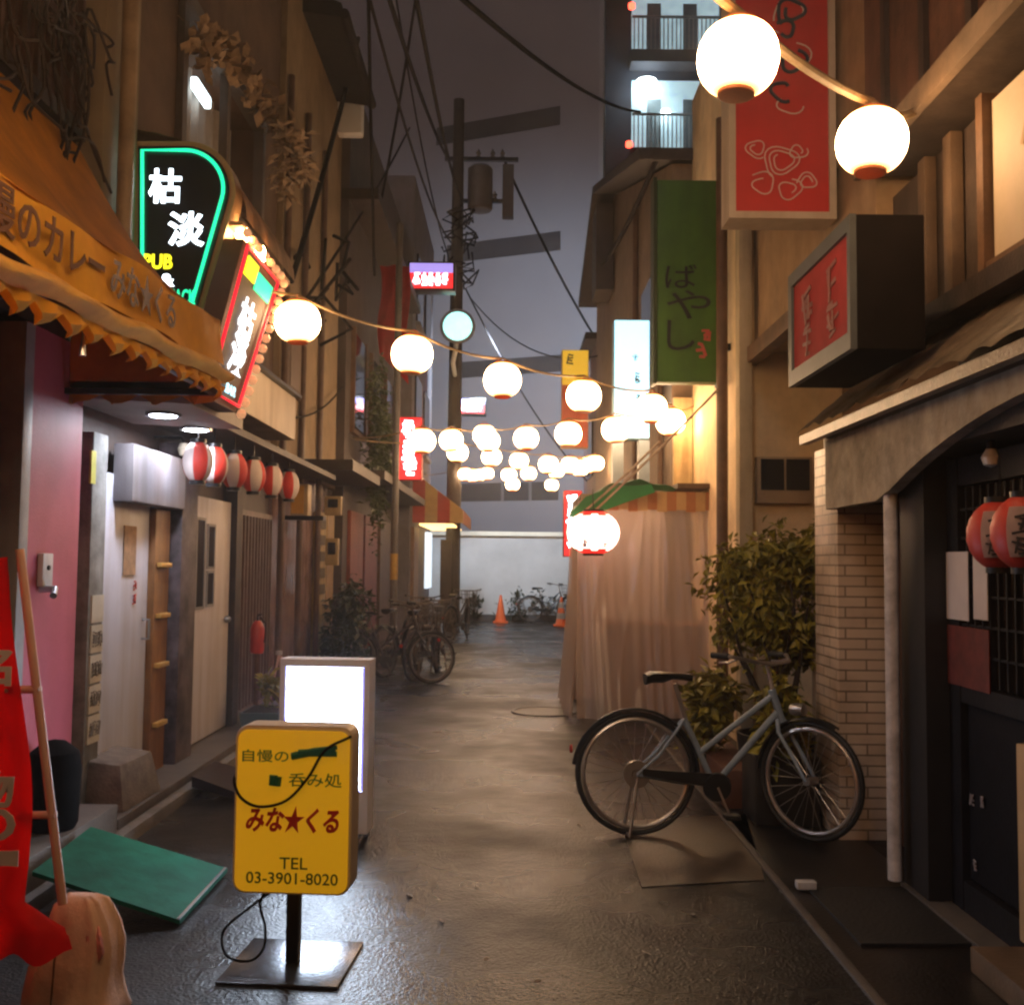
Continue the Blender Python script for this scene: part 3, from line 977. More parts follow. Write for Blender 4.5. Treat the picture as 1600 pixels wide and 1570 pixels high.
for k in range(5):
    pk.box(-2.33, -2.31, 12.4, 12.75, 1.1 + k * .2, 1.22 + k * .2)
pk.build('notices', M('dark notices', (.05, .035, .02), .7, .6, 20, 0), th)
# yellow box sign
bs = thing('box_sign', 'small yellow box sign just beyond the striped lanterns', 'sign', (-2.05, 10.7, 2.0))
c = at(478, 780, 10.7)
MB().box(c.x - .16, c.x + .02, 10.7, 10.9, c.z - .17, c.z + .16).build('casing', M('tan casing', (.4, .3, .16), .5, .2, 5, .1), bs, bevel=.008)
MB().box(c.x - .15, c.x - .02, 10.69, 10.699, c.z - .15, c.z + .14).build('panel', M('amber panel', (.62, .33, .05), .5, .15, 5, 0), bs)
MB().box(c.x - .25, c.x + .18, 10.72, 10.88, c.z - .215, c.z - .172).build('bracket', black_metal, bs)

# utility box clutter on the tan house: two meters
for i, (px, py, w, h) in enumerate([(520, 790, 26, 30), (518, 862, 20, 42)]):
    c = at(px, py, 12.2)
    t = thing('meter_box', ['small electric meter box high on the tan house', 'narrow electric meter box low on the tan house'][i], 'meter box', c)
    W_, H_ = w / 1600 * 12.2, h / 1600 * 12.2
    MB().box(-W_ / 2, W_ / 2, 0, .1, -H_ / 2, H_ / 2).build('casing', M('meter casing', (.32, .24, .12), .5, .3, 6, .1), t, bevel=.008, world=False)
    MB().box(-W_ * .3, W_ * .3, -.004, 0, -H_ * .1, H_ * .35).build('dial', glass_dark, t, world=False)

# ------------------------------------------------------------------ LEFT: dark house (13.6 .. 20) and lavender building (20 .. 25)
dh = thing('dark_house', 'dark narrow timber house with ivy and a red banner', 'building', (-2.2, 16.8, 0))
MB().box(-6, -2.25, 13.62, 20, 0, 8.2).build('wall', M('dark house wall', (.06, .045, .042), .7, .35, 3, .2, streak=.4), dh)
MB().box(-2.6, -1.7, 13.6, 20, 2.6, 2.72).build('eave', dark_wood, dh)
MB().box(-2.6, -1.85, 13.6, 20.0, 6.4, 6.55).build('upper_eave', dark_wood, dh)
for k, (y0, y1, c_) in enumerate(((14.0, 15.2, (.22, .06, .04)), (15.4, 16.8, (.16, .035, .03)), (17.2, 18.6, (.11, .07, .05)))):
    MB().box(-2.248, -2.2, y0, y1, .15, 2.2).build('door', M('red brown door %d' % k, c_, .5, .3, 6, .1, streak=.3), dh)
wn_ = MB()
for y0 in (14.1, 15.9, 17.7):
    wn_ = MB().box(-2.248, -2.21, y0, y0 + 1.1, 3.4, 4.7).build('window', glass_dark, dh)
    f_ = MB()
    f_.box(-2.25, -2.19, y0 - .06, y0, 3.34, 4.76); f_.box(-2.25, -2.19, y0 + 1.1, y0 + 1.16, 3.34, 4.76); f_.box(-2.25, -2.185, y0 - .06, y0 + 1.16, 3.28, 3.34)
    f_.build('frame', brown_wood, wn_)
lb = thing('lavender_building', 'pale lavender grey building beyond the dark house with the striped awning', 'building', (-2.0, 22.5, 0))
MB().box(-8, -2.0, 20.02, 25, 0, 9.2).build('wall', lav_plaster, lb)
for z in (3.9, 6.4):
    for y0 in (20.6, 22.6):
        w_ = MB().box(-1.998, -1.96, y0, y0 + 1.3, z, z + 1.4).build('window', glass_dark, lb)
        MB().box(-1.998, -1.9, y0 - .08, y0 + 1.38, z - .1, z - .02).build('sill', grey_paint, w_)
MB().box(-1.998, -1.93, 20.3, 21.3, .1, 2.2).build('door', M('wood door', (.20, .12, .08), .5, .2, 5, .1), lb)
MB().box(-1.998, -1.93, 23.6, 24.9, .9, 2.2).build('lit_window', E('lit shop window', (.75, .88, 1), .75, False), lb)
# white blank box in the gap
c = at(546, 176, 13.2)
o = MB().box(c.x - .17, c.x + .17, 13.2, 13.4, c.z - .28, c.z + .28).build('blank_sign', M('blank white sign', (.72, .72, .76), .5, .05, 3, 0), bevel=.05)
tag(o, 'blank pale sign with rounded corners high on the left under the dark eave', 'sign')

# ivy
o = foliage((-1.98, 15.0, 3.15), (.16, .75, 1.35), 1500, .13, 21, clumps=22).build('hanging_ivy', M_leaf('ivy leaf', (.014, .026, .006), (.075, .10, .02)))
tag(o, 'tall green ivy hanging down the dark house on the left', 'ivy')
b_ = thing('bush', 'dark green bush at the foot of the tan house behind the bicycles', 'bush', (-2.0, 12.6, 0))
foliage((-2.0, 12.6, .72), (.36, .7, .62), 1500, .12, 22, clumps=20).build('crown', M_leaf('bush leaf', (.010, .018, .005), (.05, .065, .016)), b_)
MB().lathe([(0, 0), (.16, 0), (.21, .28), (.19, .28), (0, .25)], (-2.0, 12.6, .07), 18).build('pot', M('dark pot', (.04, .03, .028), .6, .2, 5, .1), b_)

# red cloth banner and signs on the left
c0 = at(594, 415, 15.6)
def ban(u, v):
    return Vector((c0.x + .45 * u + .03 * math.sin(v * 7), 15.6 + .05 * math.sin(u * 9 + v * 4), c0.z - 1.85 * v * (1 - .25 * (1 - u)) ))
o = MB().grid(ban, 10, 16).build('cloth_banner', M('red cloth', (.42, .018, .015), .8, .25, 4, .1), solid=.006)
tag(o, 'dull red cloth banner hanging high on the dark house', 'banner')

def lightbox(name, label, px0, py0, px1, py1, Y, thick, face, frame_m, fr=.03, bevel=.01):
    a, b = at(px0, py1, Y), at(px1, py0, Y)
    t = thing(name, label, 'sign', ((a.x + b.x) / 2, Y, a.z))
    MB().box(a.x - fr, b.x + fr, Y + .012, Y + thick, a.z - fr, b.z + fr).build('casing', frame_m, t, bevel=bevel)
    f = MB().box(a.x, b.x, Y, Y + .02, a.z, b.z).build('panel', face, t)
    return t, a, b
sg_red = E('red sign glow', (1, .03, .035), .75, True)
sg_pur = E('lavender sign glow', (.42, .32, .90), .72, False)
sg_wht = E('white letter glow', (.90, .90, 1), 2.2, False)
for px0, py0, px1, py1, Y, lab in ((640, 412, 708, 450, 19.0, 'red and lavender lightbox sign with white letters above the round lamp'),
                                   (718, 624, 757, 645, 24.0, 'smaller red and lavender lightbox sign beside the utility pole')):
    t, a, b = lightbox('lightbox_sign', lab, px0, py0, px1, py1, Y, .35, sg_red, black_metal, .04)
    t['group'] = 'red and lavender lightbox signs'
    h = b.z - a.z
    MB().box(a.x, b.x, Y - .012, Y - .002, a.z + h * .62, b.z).build('lavender_band', sg_pur, t)
    w = b.x - a.x
    strokes([((a.x + w * (.17 + .165 * k), Y - .006, a.z + h * .38), w * .15, h * .48) for k in range(5)], X, Z, sg_wht, t, 11, t=.2)
t, a, b = lightbox('vertical_sign', 'tall red lightbox sign with white glowing characters on the left side', 622, 653, 658, 748, 16.0, .22, sg_red, red_paint, .02)
strokes([((a.x + .17 + .02 * (k % 2), 15.994, b.z - .16 - .21 * k), .24, .19) for k in range(4)], X, Z, E('white sign writing', (1, .93, .97), 5, True), t, 12, t=.26)
t, a, b = lightbox('vertical_sign', 'narrow red lightbox sign with white writing beside the big glowing lantern', 882, 768, 908, 868, 16.5, .2, sg_red, red_paint, .02)
strokes([((a.x + .13, 16.494, b.z - .14 - .22 * k), .2, .18) for k in range(4)], X, Z, MATS['white sign writing'], t, 13, t=.26)

# striped shop awning
aw2 = thing('striped_awning', 'red and yellow striped shop awning near the utility pole', 'awning', (-1.6, 22, 2.2))
mb = MB()
for k in range(14):
    y0, y1 = 20.62 + k * .3, 20.918 + k * .3
    mb.mi = k % 2
    mb.hexa([(-2.0, y0, 3.3), (-2.0, y1, 3.3), (-1.0, y1, 2.55), (-1.0, y0, 2.55)], [(-2.0, y0, 3.33), (-2.0, y1, 3.33), (-.99, y1, 2.57), (-.99, y0, 2.57)])
    mb.box(-1.01, -.985, y0, y1, 2.30, 2.54)
for k in range(4):
    mb.mi = (k + 1) % 2
    x0, x1 = -2.0 + k * .25, -1.752 + k * .25
    mb.hexa([(x0, 20.59, 2.3), (x1, 20.59, 2.3), (x1, 20.615, 2.3), (x0, 20.615, 2.3)],
            [(x0, 20.59, 3.32 - (x0 + 2) * .75), (x1, 20.59, 3.32 - (x1 + 2) * .75), (x1, 20.615, 3.32 - (x1 + 2) * .75), (x0, 20.615, 3.32 - (x0 + 2) * .75)])
mb.build('canopy', [M('yellow stripe', (.5, .32, .12), .7, .15, 4, 0), M('red stripe', (.42, .05, .03), .7, .15, 4, 0)], aw2)
MB().box(-1.9, -1.2, 21, 24.4, 2.26, 2.30).build('strip_light', E('warm strip', (1, .66, .25), 1.8, True), aw2)

# ------------------------------------------------------------------ poles
up = thing('utility_pole', 'tall dark concrete utility pole with a transformer at the far left', 'utility pole', (at(706, 980, 22.5).x, 22.5, 0))
pole_m = M('pole concrete', (.055, .048, .048), .8, .3, 3, .2, streak=.3)
MB().cyl((0, 0, 0), (0, 0, 11.9), .17, .12, 16).build('pole', pole_m, up, world=False)
tr = MB().lathe([(0, 0), (.25, .02), (.28, .06), (.28, .95), (.22, 1.02), (.08, 1.08), (0, 1.09)], (.50, 0, 9.35), 18).build('transformer', M('grey transformer', (.10, .09, .09), .5, .2, 4, .05), up, world=False)
MB().box(-.3, 1.35, -.05, .05, 10.5, 10.58).build('cross_arm', black_metal, up, world=False)
MB().box(0, 1.2, -.05, .05, 9.55, 9.62).build('cross_arm', black_metal, up, world=False)
for k in range(6):
    MB().lathe([(0, 0), (.06, .02), (.03, .06), (.06, .1), (0, .22)], ((.45, .75, .95)[k % 3] + .02 * k, 0, 10.58 if k < 3 else 9.62), 8).build('insulator', M('porcelain', (.16, .14, .13), .3, .2, 4, 0), up, world=False)
MB().box(1.0, 1.25, -.1, .1, 9.2, 10.4).build('switch_box', M('switch box', (.075, .07, .07), .6, .2, 4, .1), up, world=False)
kn = MB()
rn = random.Random(3)
for k in range(16):
    z = rn.uniform(7.3, 9.4)
    pts = [Vector((rn.uniform(-.35, .5), rn.uniform(-.3, .2), z + rn.uniform(-.3, .3))) for _ in range(5)]
    kn.tube(pts, .022, 5)
kn.build('cable_knot', cable_m, up, world=False)
MB().box(-.25, -.02, -.35, -.18, .2, 2.0).build('cover_plate', M('dark cover', (.05, .04, .038), .6, .3, 4, .1), up, world=False)

gp = thing('sign_pole', 'thin grey street pole with a yellow band beside the parked bicycles', 'pole', (at(614, 980, 14.6).x, 14.6, 0))
MB().cyl((0, 0, 0), (0, 0, 6.4), .052, .048, 14).build('pole', M('grey pole', (.13, .12, .125), .5, .25, 4, .05, streak=.3), gp, world=False)
MB().cyl((0, 0, 1.25), (0, 0, 1.62), .056, n=14).build('yellow_band', M('yellow band', (.42, .25, .04), .5, .2, 5, 0), gp, world=False)
MB().cyl((0, 0, .3), (0, 0, .6), .056, n=14).build('pale_band', M('pale band', (.4, .38, .36), .6, .2, 5, 0), gp, world=False)

rl_ = thing('street_lamp', 'round cold white street lamp on a bracket of the utility pole', 'street lamp', at(715, 510, 20.5))
MB().lathe([(0, -.14), (.15, -.12), (.27, -.06), (.31, 0), (.29, .06), (.2, .10), (0, .12)], (0, 0, 0), 28, 'Y').build('lens', E('cold street lamp', (.42, .92, .86), 1.25, True, var=.2), rl_, world=False)
MB().lathe([(.33, -.02), (.36, .0), (.33, .13), (.2, .22), (0, .24)], (0, 0, 0), 28, 'Y').build('housing', grey_paint, rl_, world=False)
MB().tube([(0, .2, 0), (-.05, .2, -.45), (-.12, .6, -.62), (-.15, 1.9, -.65)], .05, 8).build('bracket', M('pale bracket', (.5, .55, .55), .5, .1, 4, 0), rl_, world=False)
ld = bpy.data.lights.new('far_wall_spot', 'SPOT')  # unseen spot added away from the lamp head to light the far wall
ld.energy = 1500
ld.color = (.74, .88, 1)
ld.shadow_soft_size = .25
ld.spot_size = R(125)
ld.spot_blend = .6
lo_ = bpy.data.objects.new('far_wall_spot', ld)
lo_.location = (.6, 1.95, .1)
lo_.rotation_euler = (R(78), 0, R(-12))
lo_.parent = rl_
col.objects.link(lo_)

# ------------------------------------------------------------------ RIGHT: dark restaurant (y .. 5.6)
rs = thing('restaurant', 'dark timber restaurant with tiled pillar and lattice door on the right', 'building', (2.0, 4.2, 0))
MB().box(2.45, 7, -1, 5.58, 0, 7).build('body', dark_plaster, rs)
tile = M_tiles('cream tile', (.70, .56, .43), (.63, .49, .37), (.28, .21, .15), .23, .058, .005)
MB().box(1.82, 2.14, 5.72, 6.15, 0, 2.19).build('tiled_pillar', tile, rs, bevel=.008)
MB().box(2.13, 2.44, 4.91, 5.715, 0, 2.19).build('side_wall', M('rust brown side wall', (.10, .045, .025), .7, .35, 5, .2, streak=.3), rs)
MB().cyl((1.80, 4.86, .05), (1.80, 4.86, 1.98), .032, n=16).build('downpipe', M('weathered white pipe', (.52, .47, .45), .55, .35, 9, .15), rs)
MB().box(1.86, 2.44, 4.62, 4.90, 0, 2.0).build('door_jamb', M('black jamb', (.010, .009, .011), .5, .3, 5, .1), rs)
dk = M('blue black timber', (.009, .0085, .013), .5, .35, 5, .15, streak=.3, spec=.25)
dr = MB()
dr.box(1.96, 2.0, 4.50, 4.61, .03, 1.98); dr.box(1.96, 2.0, 3.72, 3.86, .03, 1.98)
dr.box(1.96, 2.0, 3.87, 4.49, .03, .16); dr.box(1.96, 2.0, 3.87, 4.49, 1.86, 1.98); dr.box(1.96, 2.0, 3.87, 4.49, .92, 1.0)
for k in range(1, 9):
    dr.box(1.965, 1.985, 3.86 + k * .07, 3.872 + k * .07, 1.01, 1.85)
for k in range(1, 7):
    dr.box(1.968, 1.982, 3.87, 4.49, 1.0 + k * .125, 1.01 + k * .125)
door = dr.build('door', dk, rs)
MB().box(1.99, 1.998, 3.87, 4.49, .17, .91).build('lower_panel', M('dark door panel', (.006, .0055, .009), .6, .4, 4, .1, spec=.15), door)
MB().box(1.99, 1.998, 3.87, 4.49, 1.01, 1.85).build('pane', M('door glass', (.035, .025, .025), .15, .3, 3, 0), door)
def onwall(px0, py0, px1, py1, x):
    a, b = onx(px0, py1, x), onx(px1, py0, x)
    y0, y1 = min(a.y, b.y), max(a.y, b.y)
    zc = (onx((px0 + px1) / 2, py0, x).z, onx((px0 + px1) / 2, py1, x).z)
    return y0, y1, min(zc), max(zc)
pap = M('white paper', (.62, .55, .54), .8, .08, 4, 0)
for (q, nm, m_) in (((1480, 862, 1512, 968), 'notice', pap), ((1522, 868, 1542, 968), 'notice', pap), ((1460, 1005, 1470, 1045), 'handle_plate', pap),
                    ((1482, 980, 1545, 1075), 'poster', M('red poster', (.13, .02, .014), .6, .35, 14, 0))):
    y0, y1, z0, z1 = onwall(*q, 1.955)
    MB().box(1.953, 1.957, y0, y1, z0, z1).build(nm, m_, door)
rp = M('pale door writing', (.28, .24, .25), .8, .2, 5, 0)
cells = []
for px, py in ((1490, 1245), (1505, 1247), (1520, 1249), (1535, 1252), (1508, 1348), (1524, 1352)):
    p = onx(px, py, 1.985)
    cells.append((p, .028, .05))
strokes(cells, -Yv, Z, rp, door, 17, t=.16)
MB().box(1.96, 2.44, 1.0, 3.71, 0, 2.0).build('side_panel', M('dark red timber', (.07, .03, .02), .5, .3, 5, .1, streak=.3), rs)
MB().box(1.92, 1.957, 3.74, 3.93, .11, .84).build('cream_board', M('cream board', (.58, .40, .22), .5, .12, 4, .1, streak=.2), rs, bevel=.006)
MB().box(1.84, 2.44, 1, 4.9, 0, .03).build('sill', concrete, rs, bevel=.006)
MB().box(1.72, 2.0, 2.6, 3.9, .005, .1).build('step', M('wood step', (.12, .075, .045), .45, .3, 5, .2), rs, bevel=.01)
# arched fascia
mb = MB()
arch = []
for k in range(25):
    t = k / 24
    y = 5.74 - t * 4.74
    if y > 4.85:
        z = 1.82
    else:
        u = (4.85 - y) / 1.7
        z = 1.82 + .30 * math.sin(min(1, u) * PI / 2) ** .8
    arch.append((y, z))
for i in range(len(arch) - 1):
    (ya, za), (yb, zb) = arch[i], arch[i + 1]
    mb.hexa([(1.76, ya, za), (1.82, ya, za), (1.82, yb, zb), (1.76, yb, zb)], [(1.76, ya, 2.204), (1.82, ya, 2.204), (1.82, yb, 2.204), (1.76, yb, 2.204)])
bmesh.ops.remove_doubles(mb.bm, verts=list(mb.bm.verts), dist=.0005)
mb.build('arched_fascia', M('pale weathered plaster', (.32, .27, .21), .75, .45, 6, .35, streak=.3), rs)
MB().box(1.83, 2.44, 1.0, 4.90, 2.02, 2.20).build('ceiling', dark_wood, rs)
# tiled lean-to roof
def tr_(u, v):
    y = 1.0 + 4.95 * u
    return Vector((1.66 + .62 * v, y, 2.27 + .50 * v + .016 * abs(math.sin(y * PI / .22)) + .012 * math.sin(y * 5.3 + v * 3) * math.sin(y * 13) + .012 * ((v * 6) % 1)))
MB().grid(tr_, 200, 12).build('lean_to_roof', M('mottled roof tile', (.19, .14, .095), .5, .55, 8, .3), rs, solid=.02)
MB().box(1.67, 1.72, 1.0, 5.93, 2.205, 2.255).build('eave_board', M('wet eave board', (.10, .07, .05), .35, .5, 8, .3), rs)
MB().box(1.73, 2.44, 1.0, 5.62, 2.205, 2.225).build('soffit', dark_wood, rs)
# upper floor
MB().box(2.10, 2.44, 1, 5.58, 2.70, 3.55).build('upper_wall', M('dark brown boards', (.055, .035, .025), .6, .4, 6, .2, streak=.3), rs)
MB().box(1.98, 2.09, 1, 5.6, 2.66, 2.76).build('wall_plate', dark_wood, rs)
for y in (5.02, 4.72):
    MB().box(2.03, 2.09, y - .045, y + .045, 2.77, 3.54).build('post', tan_wood, rs, bevel=.005)
pn = MB().box(2.04, 2.09, 2.9, 4.28, 2.80, 3.50).build('pale_panel', M('pale panel', (.45, .35, .24), .6, .1, 3, .1), rs)
f_ = MB()
f_.box(2.0, 2.095, 4.29, 4.35, 2.77, 3.54); f_.box(2.0, 2.095, 2.8, 4.28, 2.765, 2.795)
f_.build('frame', brown_wood, pn)
strokes([((2.035, 3.92, 3.28), .16, .2), ((2.035, 3.95, 2.98), .14, .16)], -Yv, Z, M('brown brush ink', (.36, .23, .12), .8, .1, 5, 0), pn, 31, t=.12)
MB().box(1.88, 2.44, 1, 5.45, 3.62, 3.70).build('upper_eave', M('eave boards', (.07, .045, .03), .6, .3, 6, .2, streak=.3), rs)
MB().box(1.84, 1.879, 1, 5.47, 3.60, 3.72).build('eave_board', M('pale eave board', (.16, .11, .07), .6, .3, 6, .2), rs)
MB().box(1.95, 2.44, 1, 5.58, 3.67, 6.8).build('top_wall', M('red brown boards', (.11, .045, .025), .7, .4, 5, .3, streak=.4), rs)
bt = MB()
for k in range(9):
    bt.box(1.92, 1.948, 1.2 + k * .5, 1.26 + k * .5, 3.67, 6.8)
bt.build('battens', M('dark batten', (.03, .018, .014), .6, .3, 6, .1), rs)

# red lanterns at the restaurant door
rd = thing('red_lantern', '', 'lantern', (0, 0, 0), 'red paper lanterns at the restaurant door')
MB().lathe(oval(.118, .135, 16, .02), (0, 0, 0), 28).build('shade', M('red lantern cover', (.50, .035, .02), .5, .15, 6, .05), rd, world=False)
for s in (-1, 1):
    MB().lathe([(0, -.012), (.055, -.012), (.055, .012), (0, .012)], (0, 0, s * .13), 16).build('cap', black_metal, rd, world=False)
lq = M('lantern white patch', (.62, .45, .40), .6, .1, 5, 0)
mb = MB()
for k in range(-4, 5):
    for j in range(-5, 5):
        pass
def patch(u, v):
    a = PI + .95 + (u - .5) * .8
    z = -.085 + .17 * v
    r = .118 * math.sqrt(max(.05, 1 - (z / .155) ** 2)) + .006
    return Vector((r * math.cos(a), r * math.sin(a), z))
MB().grid(patch, 8, 8).build('patch', lq, rd, world=False, solid=.002)
strokes([((.125 * math.cos(PI + .95) * .98, .125 * math.sin(PI + .95) * .98, .03), .06, .07), ((.125 * math.cos(PI + .95) * .98, .125 * math.sin(PI + .95) * .98, -.05), .06, .06)],
        (math.cos(PI / 2 + PI + .95), math.sin(PI / 2 + PI + .95), 0), Z, M('black ink', (.02, .016, .02), .7, .1, 4, 0), rd, 41, world=False)
MB().cyl((0, 0, .135), (0, 0, .30), .004, n=6).build('hanger', black_metal, rd, world=False)
for i, (px, Y) in enumerate(((1564, 3.82), (1606, 3.52))):
    t = rd if i == 0 else copy_tree(rd)
    t.location = at(px, 836 - i * 4, Y)
    t['label'] = ['red paper lantern at the restaurant door, farther into the alley', 'red paper lantern at the restaurant door, cut by the right picture edge'][i]

t = thing('ceiling_bulb', 'small dim round lamp under the restaurant arch', 'lamp', (1.95, 4.15, 1.95))
MB().lathe([(0, -.04), (.03, -.03), (.04, 0), (.02, .035), (0, .035)], (0, 0, 0), 16).build('bulb', M('opal bulb', (.7, .6, .5), .3, .05, 4, 0), t, world=False)
MB().cyl((0, 0, .03), (0, 0, .07), .018, n=12).build('socket', black_metal, t, world=False)
# box sign on the lean-to roof
xs = thing('box_sign', 'dark box sign with red front panel standing out above the restaurant roof', 'sign', (1.6, 4.95, 2.42))
MB().box(1.50, 1.80, 4.42, 5.42, 2.45, 3.05).build('casing', M('dark sign casing', (.010, .007, .006), .85, .3, 4, .05, spec=.08), xs, bevel=.008)
f_ = MB()
f_.box(1.47, 1.50, 4.42, 5.42, 2.45, 2.53); f_.box(1.47, 1.50, 4.42, 5.42, 2.98, 3.05); f_.box(1.47, 1.50, 4.42, 4.46, 2.53, 2.98); f_.box(1.47, 1.50, 5.36, 5.42, 2.53, 2.98)
f_.build('frame', M('grey sign frame', (.09, .10, .10), .5, .2, 5, .05), xs)
rpn = MB().box(1.485, 1.50, 4.46, 5.36, 2.53, 2.98).build('panel', M('dull red panel', (.36, .035, .035), .75, .2, 4, 0, spec=.1), xs)
strokes([((1.484, 5.12, 2.80), .2, .2), ((1.484, 5.12, 2.62), .2, .14), ((1.484, 4.72, 2.82), .2, .2), ((1.484, 4.72, 2.64), .2, .14)], -Yv, Z, M('faded pink writing', (.26, .08, .07), .6, .1, 5, 0), rpn, 33)
MB().bar((1.8, 4.9, 2.6), (2.1, 4.9, 2.75), .04).build('bracket', black_metal, xs)

# ------------------------------------------------------------------ RIGHT: cream building (8.5 ..11), gable house (11 .. 21)
cb = thing('cream_building', 'cream plastered building with overhanging upper floor behind the plants', 'building', (2.2, 9, 0))
MB().box(1.94, 7, 8.5, 11.0, 0, 6.6).build('wall', cream_plaster, cb)
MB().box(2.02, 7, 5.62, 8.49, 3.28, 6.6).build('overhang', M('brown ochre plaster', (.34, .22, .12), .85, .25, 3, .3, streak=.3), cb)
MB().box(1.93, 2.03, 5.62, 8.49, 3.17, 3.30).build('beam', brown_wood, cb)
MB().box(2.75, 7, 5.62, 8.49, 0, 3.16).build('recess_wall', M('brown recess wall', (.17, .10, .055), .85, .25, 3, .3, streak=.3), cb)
MB().box(1.86, 1.97, 8.36, 8.49, 0, 5.2).build('pilaster', M('pale pilaster', (.50, .40, .25), .8, .15, 3, .2, streak=.2), cb, bevel=.008)
MB().cyl((1.80, 8.75, .1), (1.80, 8.75, 5.4), .05, n=14).build('downpipe', brown_wood, cb)
a, b = at(1183, 786, 8.40), at(1270, 714, 8.40)
mbx = MB().box(a.x, b.x, 8.40, 8.49, a.z, b.z).build('meter_cabinet', M('cabinet cream', (.36, .25, .15), .6, .15, 4, .1), cb, bevel=.01)
for x0 in (a.x + .03, (a.x + b.x) / 2 + .01):
    MB().box(x0, x0 + (b.x - a.x) / 2 - .04, 8.388, 8.399, a.z + .11, b.z - .02).build('cabinet_window', glass_dark, mbx)
for i, (px, x_, z1) in enumerate(((1303, 1.96, 2.3), (1282, 2.0, 1.75))):
    Y = 6.15 + .5 * i
    x_ = at(px, 800, Y).x
    o = MB().cyl((x_, Y, 0), (x_, Y, z1), .055 if i == 0 else .06, n=18).build('standing_pipe', M('white pipe', (.42, .34, .26), .45, .1, 3, .05, streak=.15))
    tag(o, ['tall pale pipe standing beside the tiled pillar', 'shorter pale pipe standing behind the leafy plant'][i], 'pipe')

gh = thing('gable_house', 'cream gabled house behind the green and pale blue signs', 'building', (2, 16, 0))
poly = [(11.02, 0), (21, 0), (21, 6.9), (17.5, 7.9), (11.02, 5.9)]
MB().prism([(1.72, y, z) for y, z in poly], (5, 0, 0)).build('wall', M('house cream plaster', (.20, .145, .10), .85, .2, 3, .25, streak=.35), gh)
MB().prism([(1.35, 10.95, 5.92), (1.35, 10.95, 6.05), (1.35, 17.5, 8.07), (1.35, 17.5, 7.94)], (5, 0, 0)).build('roof', M('dark roof', (.035, .028, .028), .6, .3, 5, .2), gh)
MB().prism([(1.35, 17.51, 7.94), (1.35, 17.51, 8.07), (1.35, 21.2, 7.0), (1.35, 21.2, 6.87)], (5, 0, 0)).build('roof', MATS['dark roof'], gh)
MB().box(1.40, 1.70, 17.3, 18.2, 6.2, 7.7).build('gutter_box', M('dark gutter', (.04, .03, .03), .6, .3, 5, .1), gh)
MB().box(1.66, 1.718, 12.2, 13.2, 3.8, 5.0).build('window', glass_dark, gh)
MB().box(1.66, 1.718, 14.6, 15.8, 3.8, 5.0).build('window', glass_dark, gh)
MB().cyl((1.68, 11.6, 2.4), (1.68, 11.6, 5.8), .035, n=10).build('drainpipe', brown_wood, gh)
MB().cyl((1.68, 14.0, .2), (1.68, 14.0, 6.5), .04, n=10).build('drainpipe', brown_wood, gh)
MB().box(1.73, 1.93, 10.94, 11.01, 2.35, 3.3).build('shutter_panel', M('pale yellow shutter', (.55, .42, .22), .6, .2, 5, .1, streak=.35), gh)
mh_ = thing('mauve_house', 'dull mauve house behind the yellow and red sign on the right', 'building', (2, 23, 0))
MB().box(1.75, 7, 21.2, 25, 0, 6.2).build('wall', M('mauve wall', (.12, .085, .09), .8, .25, 3, .2, streak=.3), mh_)
MB().box(1.5, 7, 21.2, 25.1, 6.21, 6.35).build('roof', MATS['dark roof'], mh_)
MB().box(1.70, 1.748, 22, 23.2, 3.4, 4.6).build('window', glass_dark, mh_)

# signs on the right
sgm = M('sign green', (.05, .15, .008), .55, .2, 3, .08, streak=.15)
t = thing('green_sign', 'tall green sign with black brush writing and a red seal', 'sign', (1.55, 9.0, 3.0))
a, b = at(1026, 596, 9.0), at(1122, 282, 9.0)
MB().box(a.x, b.x, 9.0, 9.18, a.z, b.z).build('panel', sgm, t, bevel=.01)
f_ = MB()
f_.box(a.x - .03, a.x - .002, 8.99, 9.19, a.z - .02, b.z + .02); f_.box(b.x + .002, b.x + .03, 8.99, 9.19, a.z - .02, b.z + .02)
f_.build('frame', M('dark green frame', (.03, .05, .012), .5, .2, 5, 0), t)
ink = M('sign ink', (.012, .014, .010), .6, .1, 4, 0)
sb = M('red seal', (.52, .09, .06), .6, .1, 4, 0)
def sgt(s_, px, py, w, h, Y, m, par, **k):
    return text(s_, at(px, py, Y), X, Z, w / F_PX * Y, h / F_PX * Y, m, par, **k)
sgt('ば', 1064, 432, 50, 38, 8.99, ink, t, bold=.0)
sgt('や', 1076, 476, 70, 46, 8.99, ink, t, bold=.0)
sgt('し', 1064, 524, 44, 48, 8.99, ink, t, bold=.0)
strokes([(at(1103, 524, 8.99), .09, .1), (at(1096, 548, 8.99), .1, .12)], X, Z, sb, t, 51, t=.22, name='seal')
MB().box(b.x + .03, 1.94, 9.06, 9.12, b.z - .3, b.z - .24).build('bracket', black_metal, t)
MB().box(b.x + .03, 1.94, 9.06, 9.12, a.z + .3, a.z + .36).build('bracket', black_metal, t)

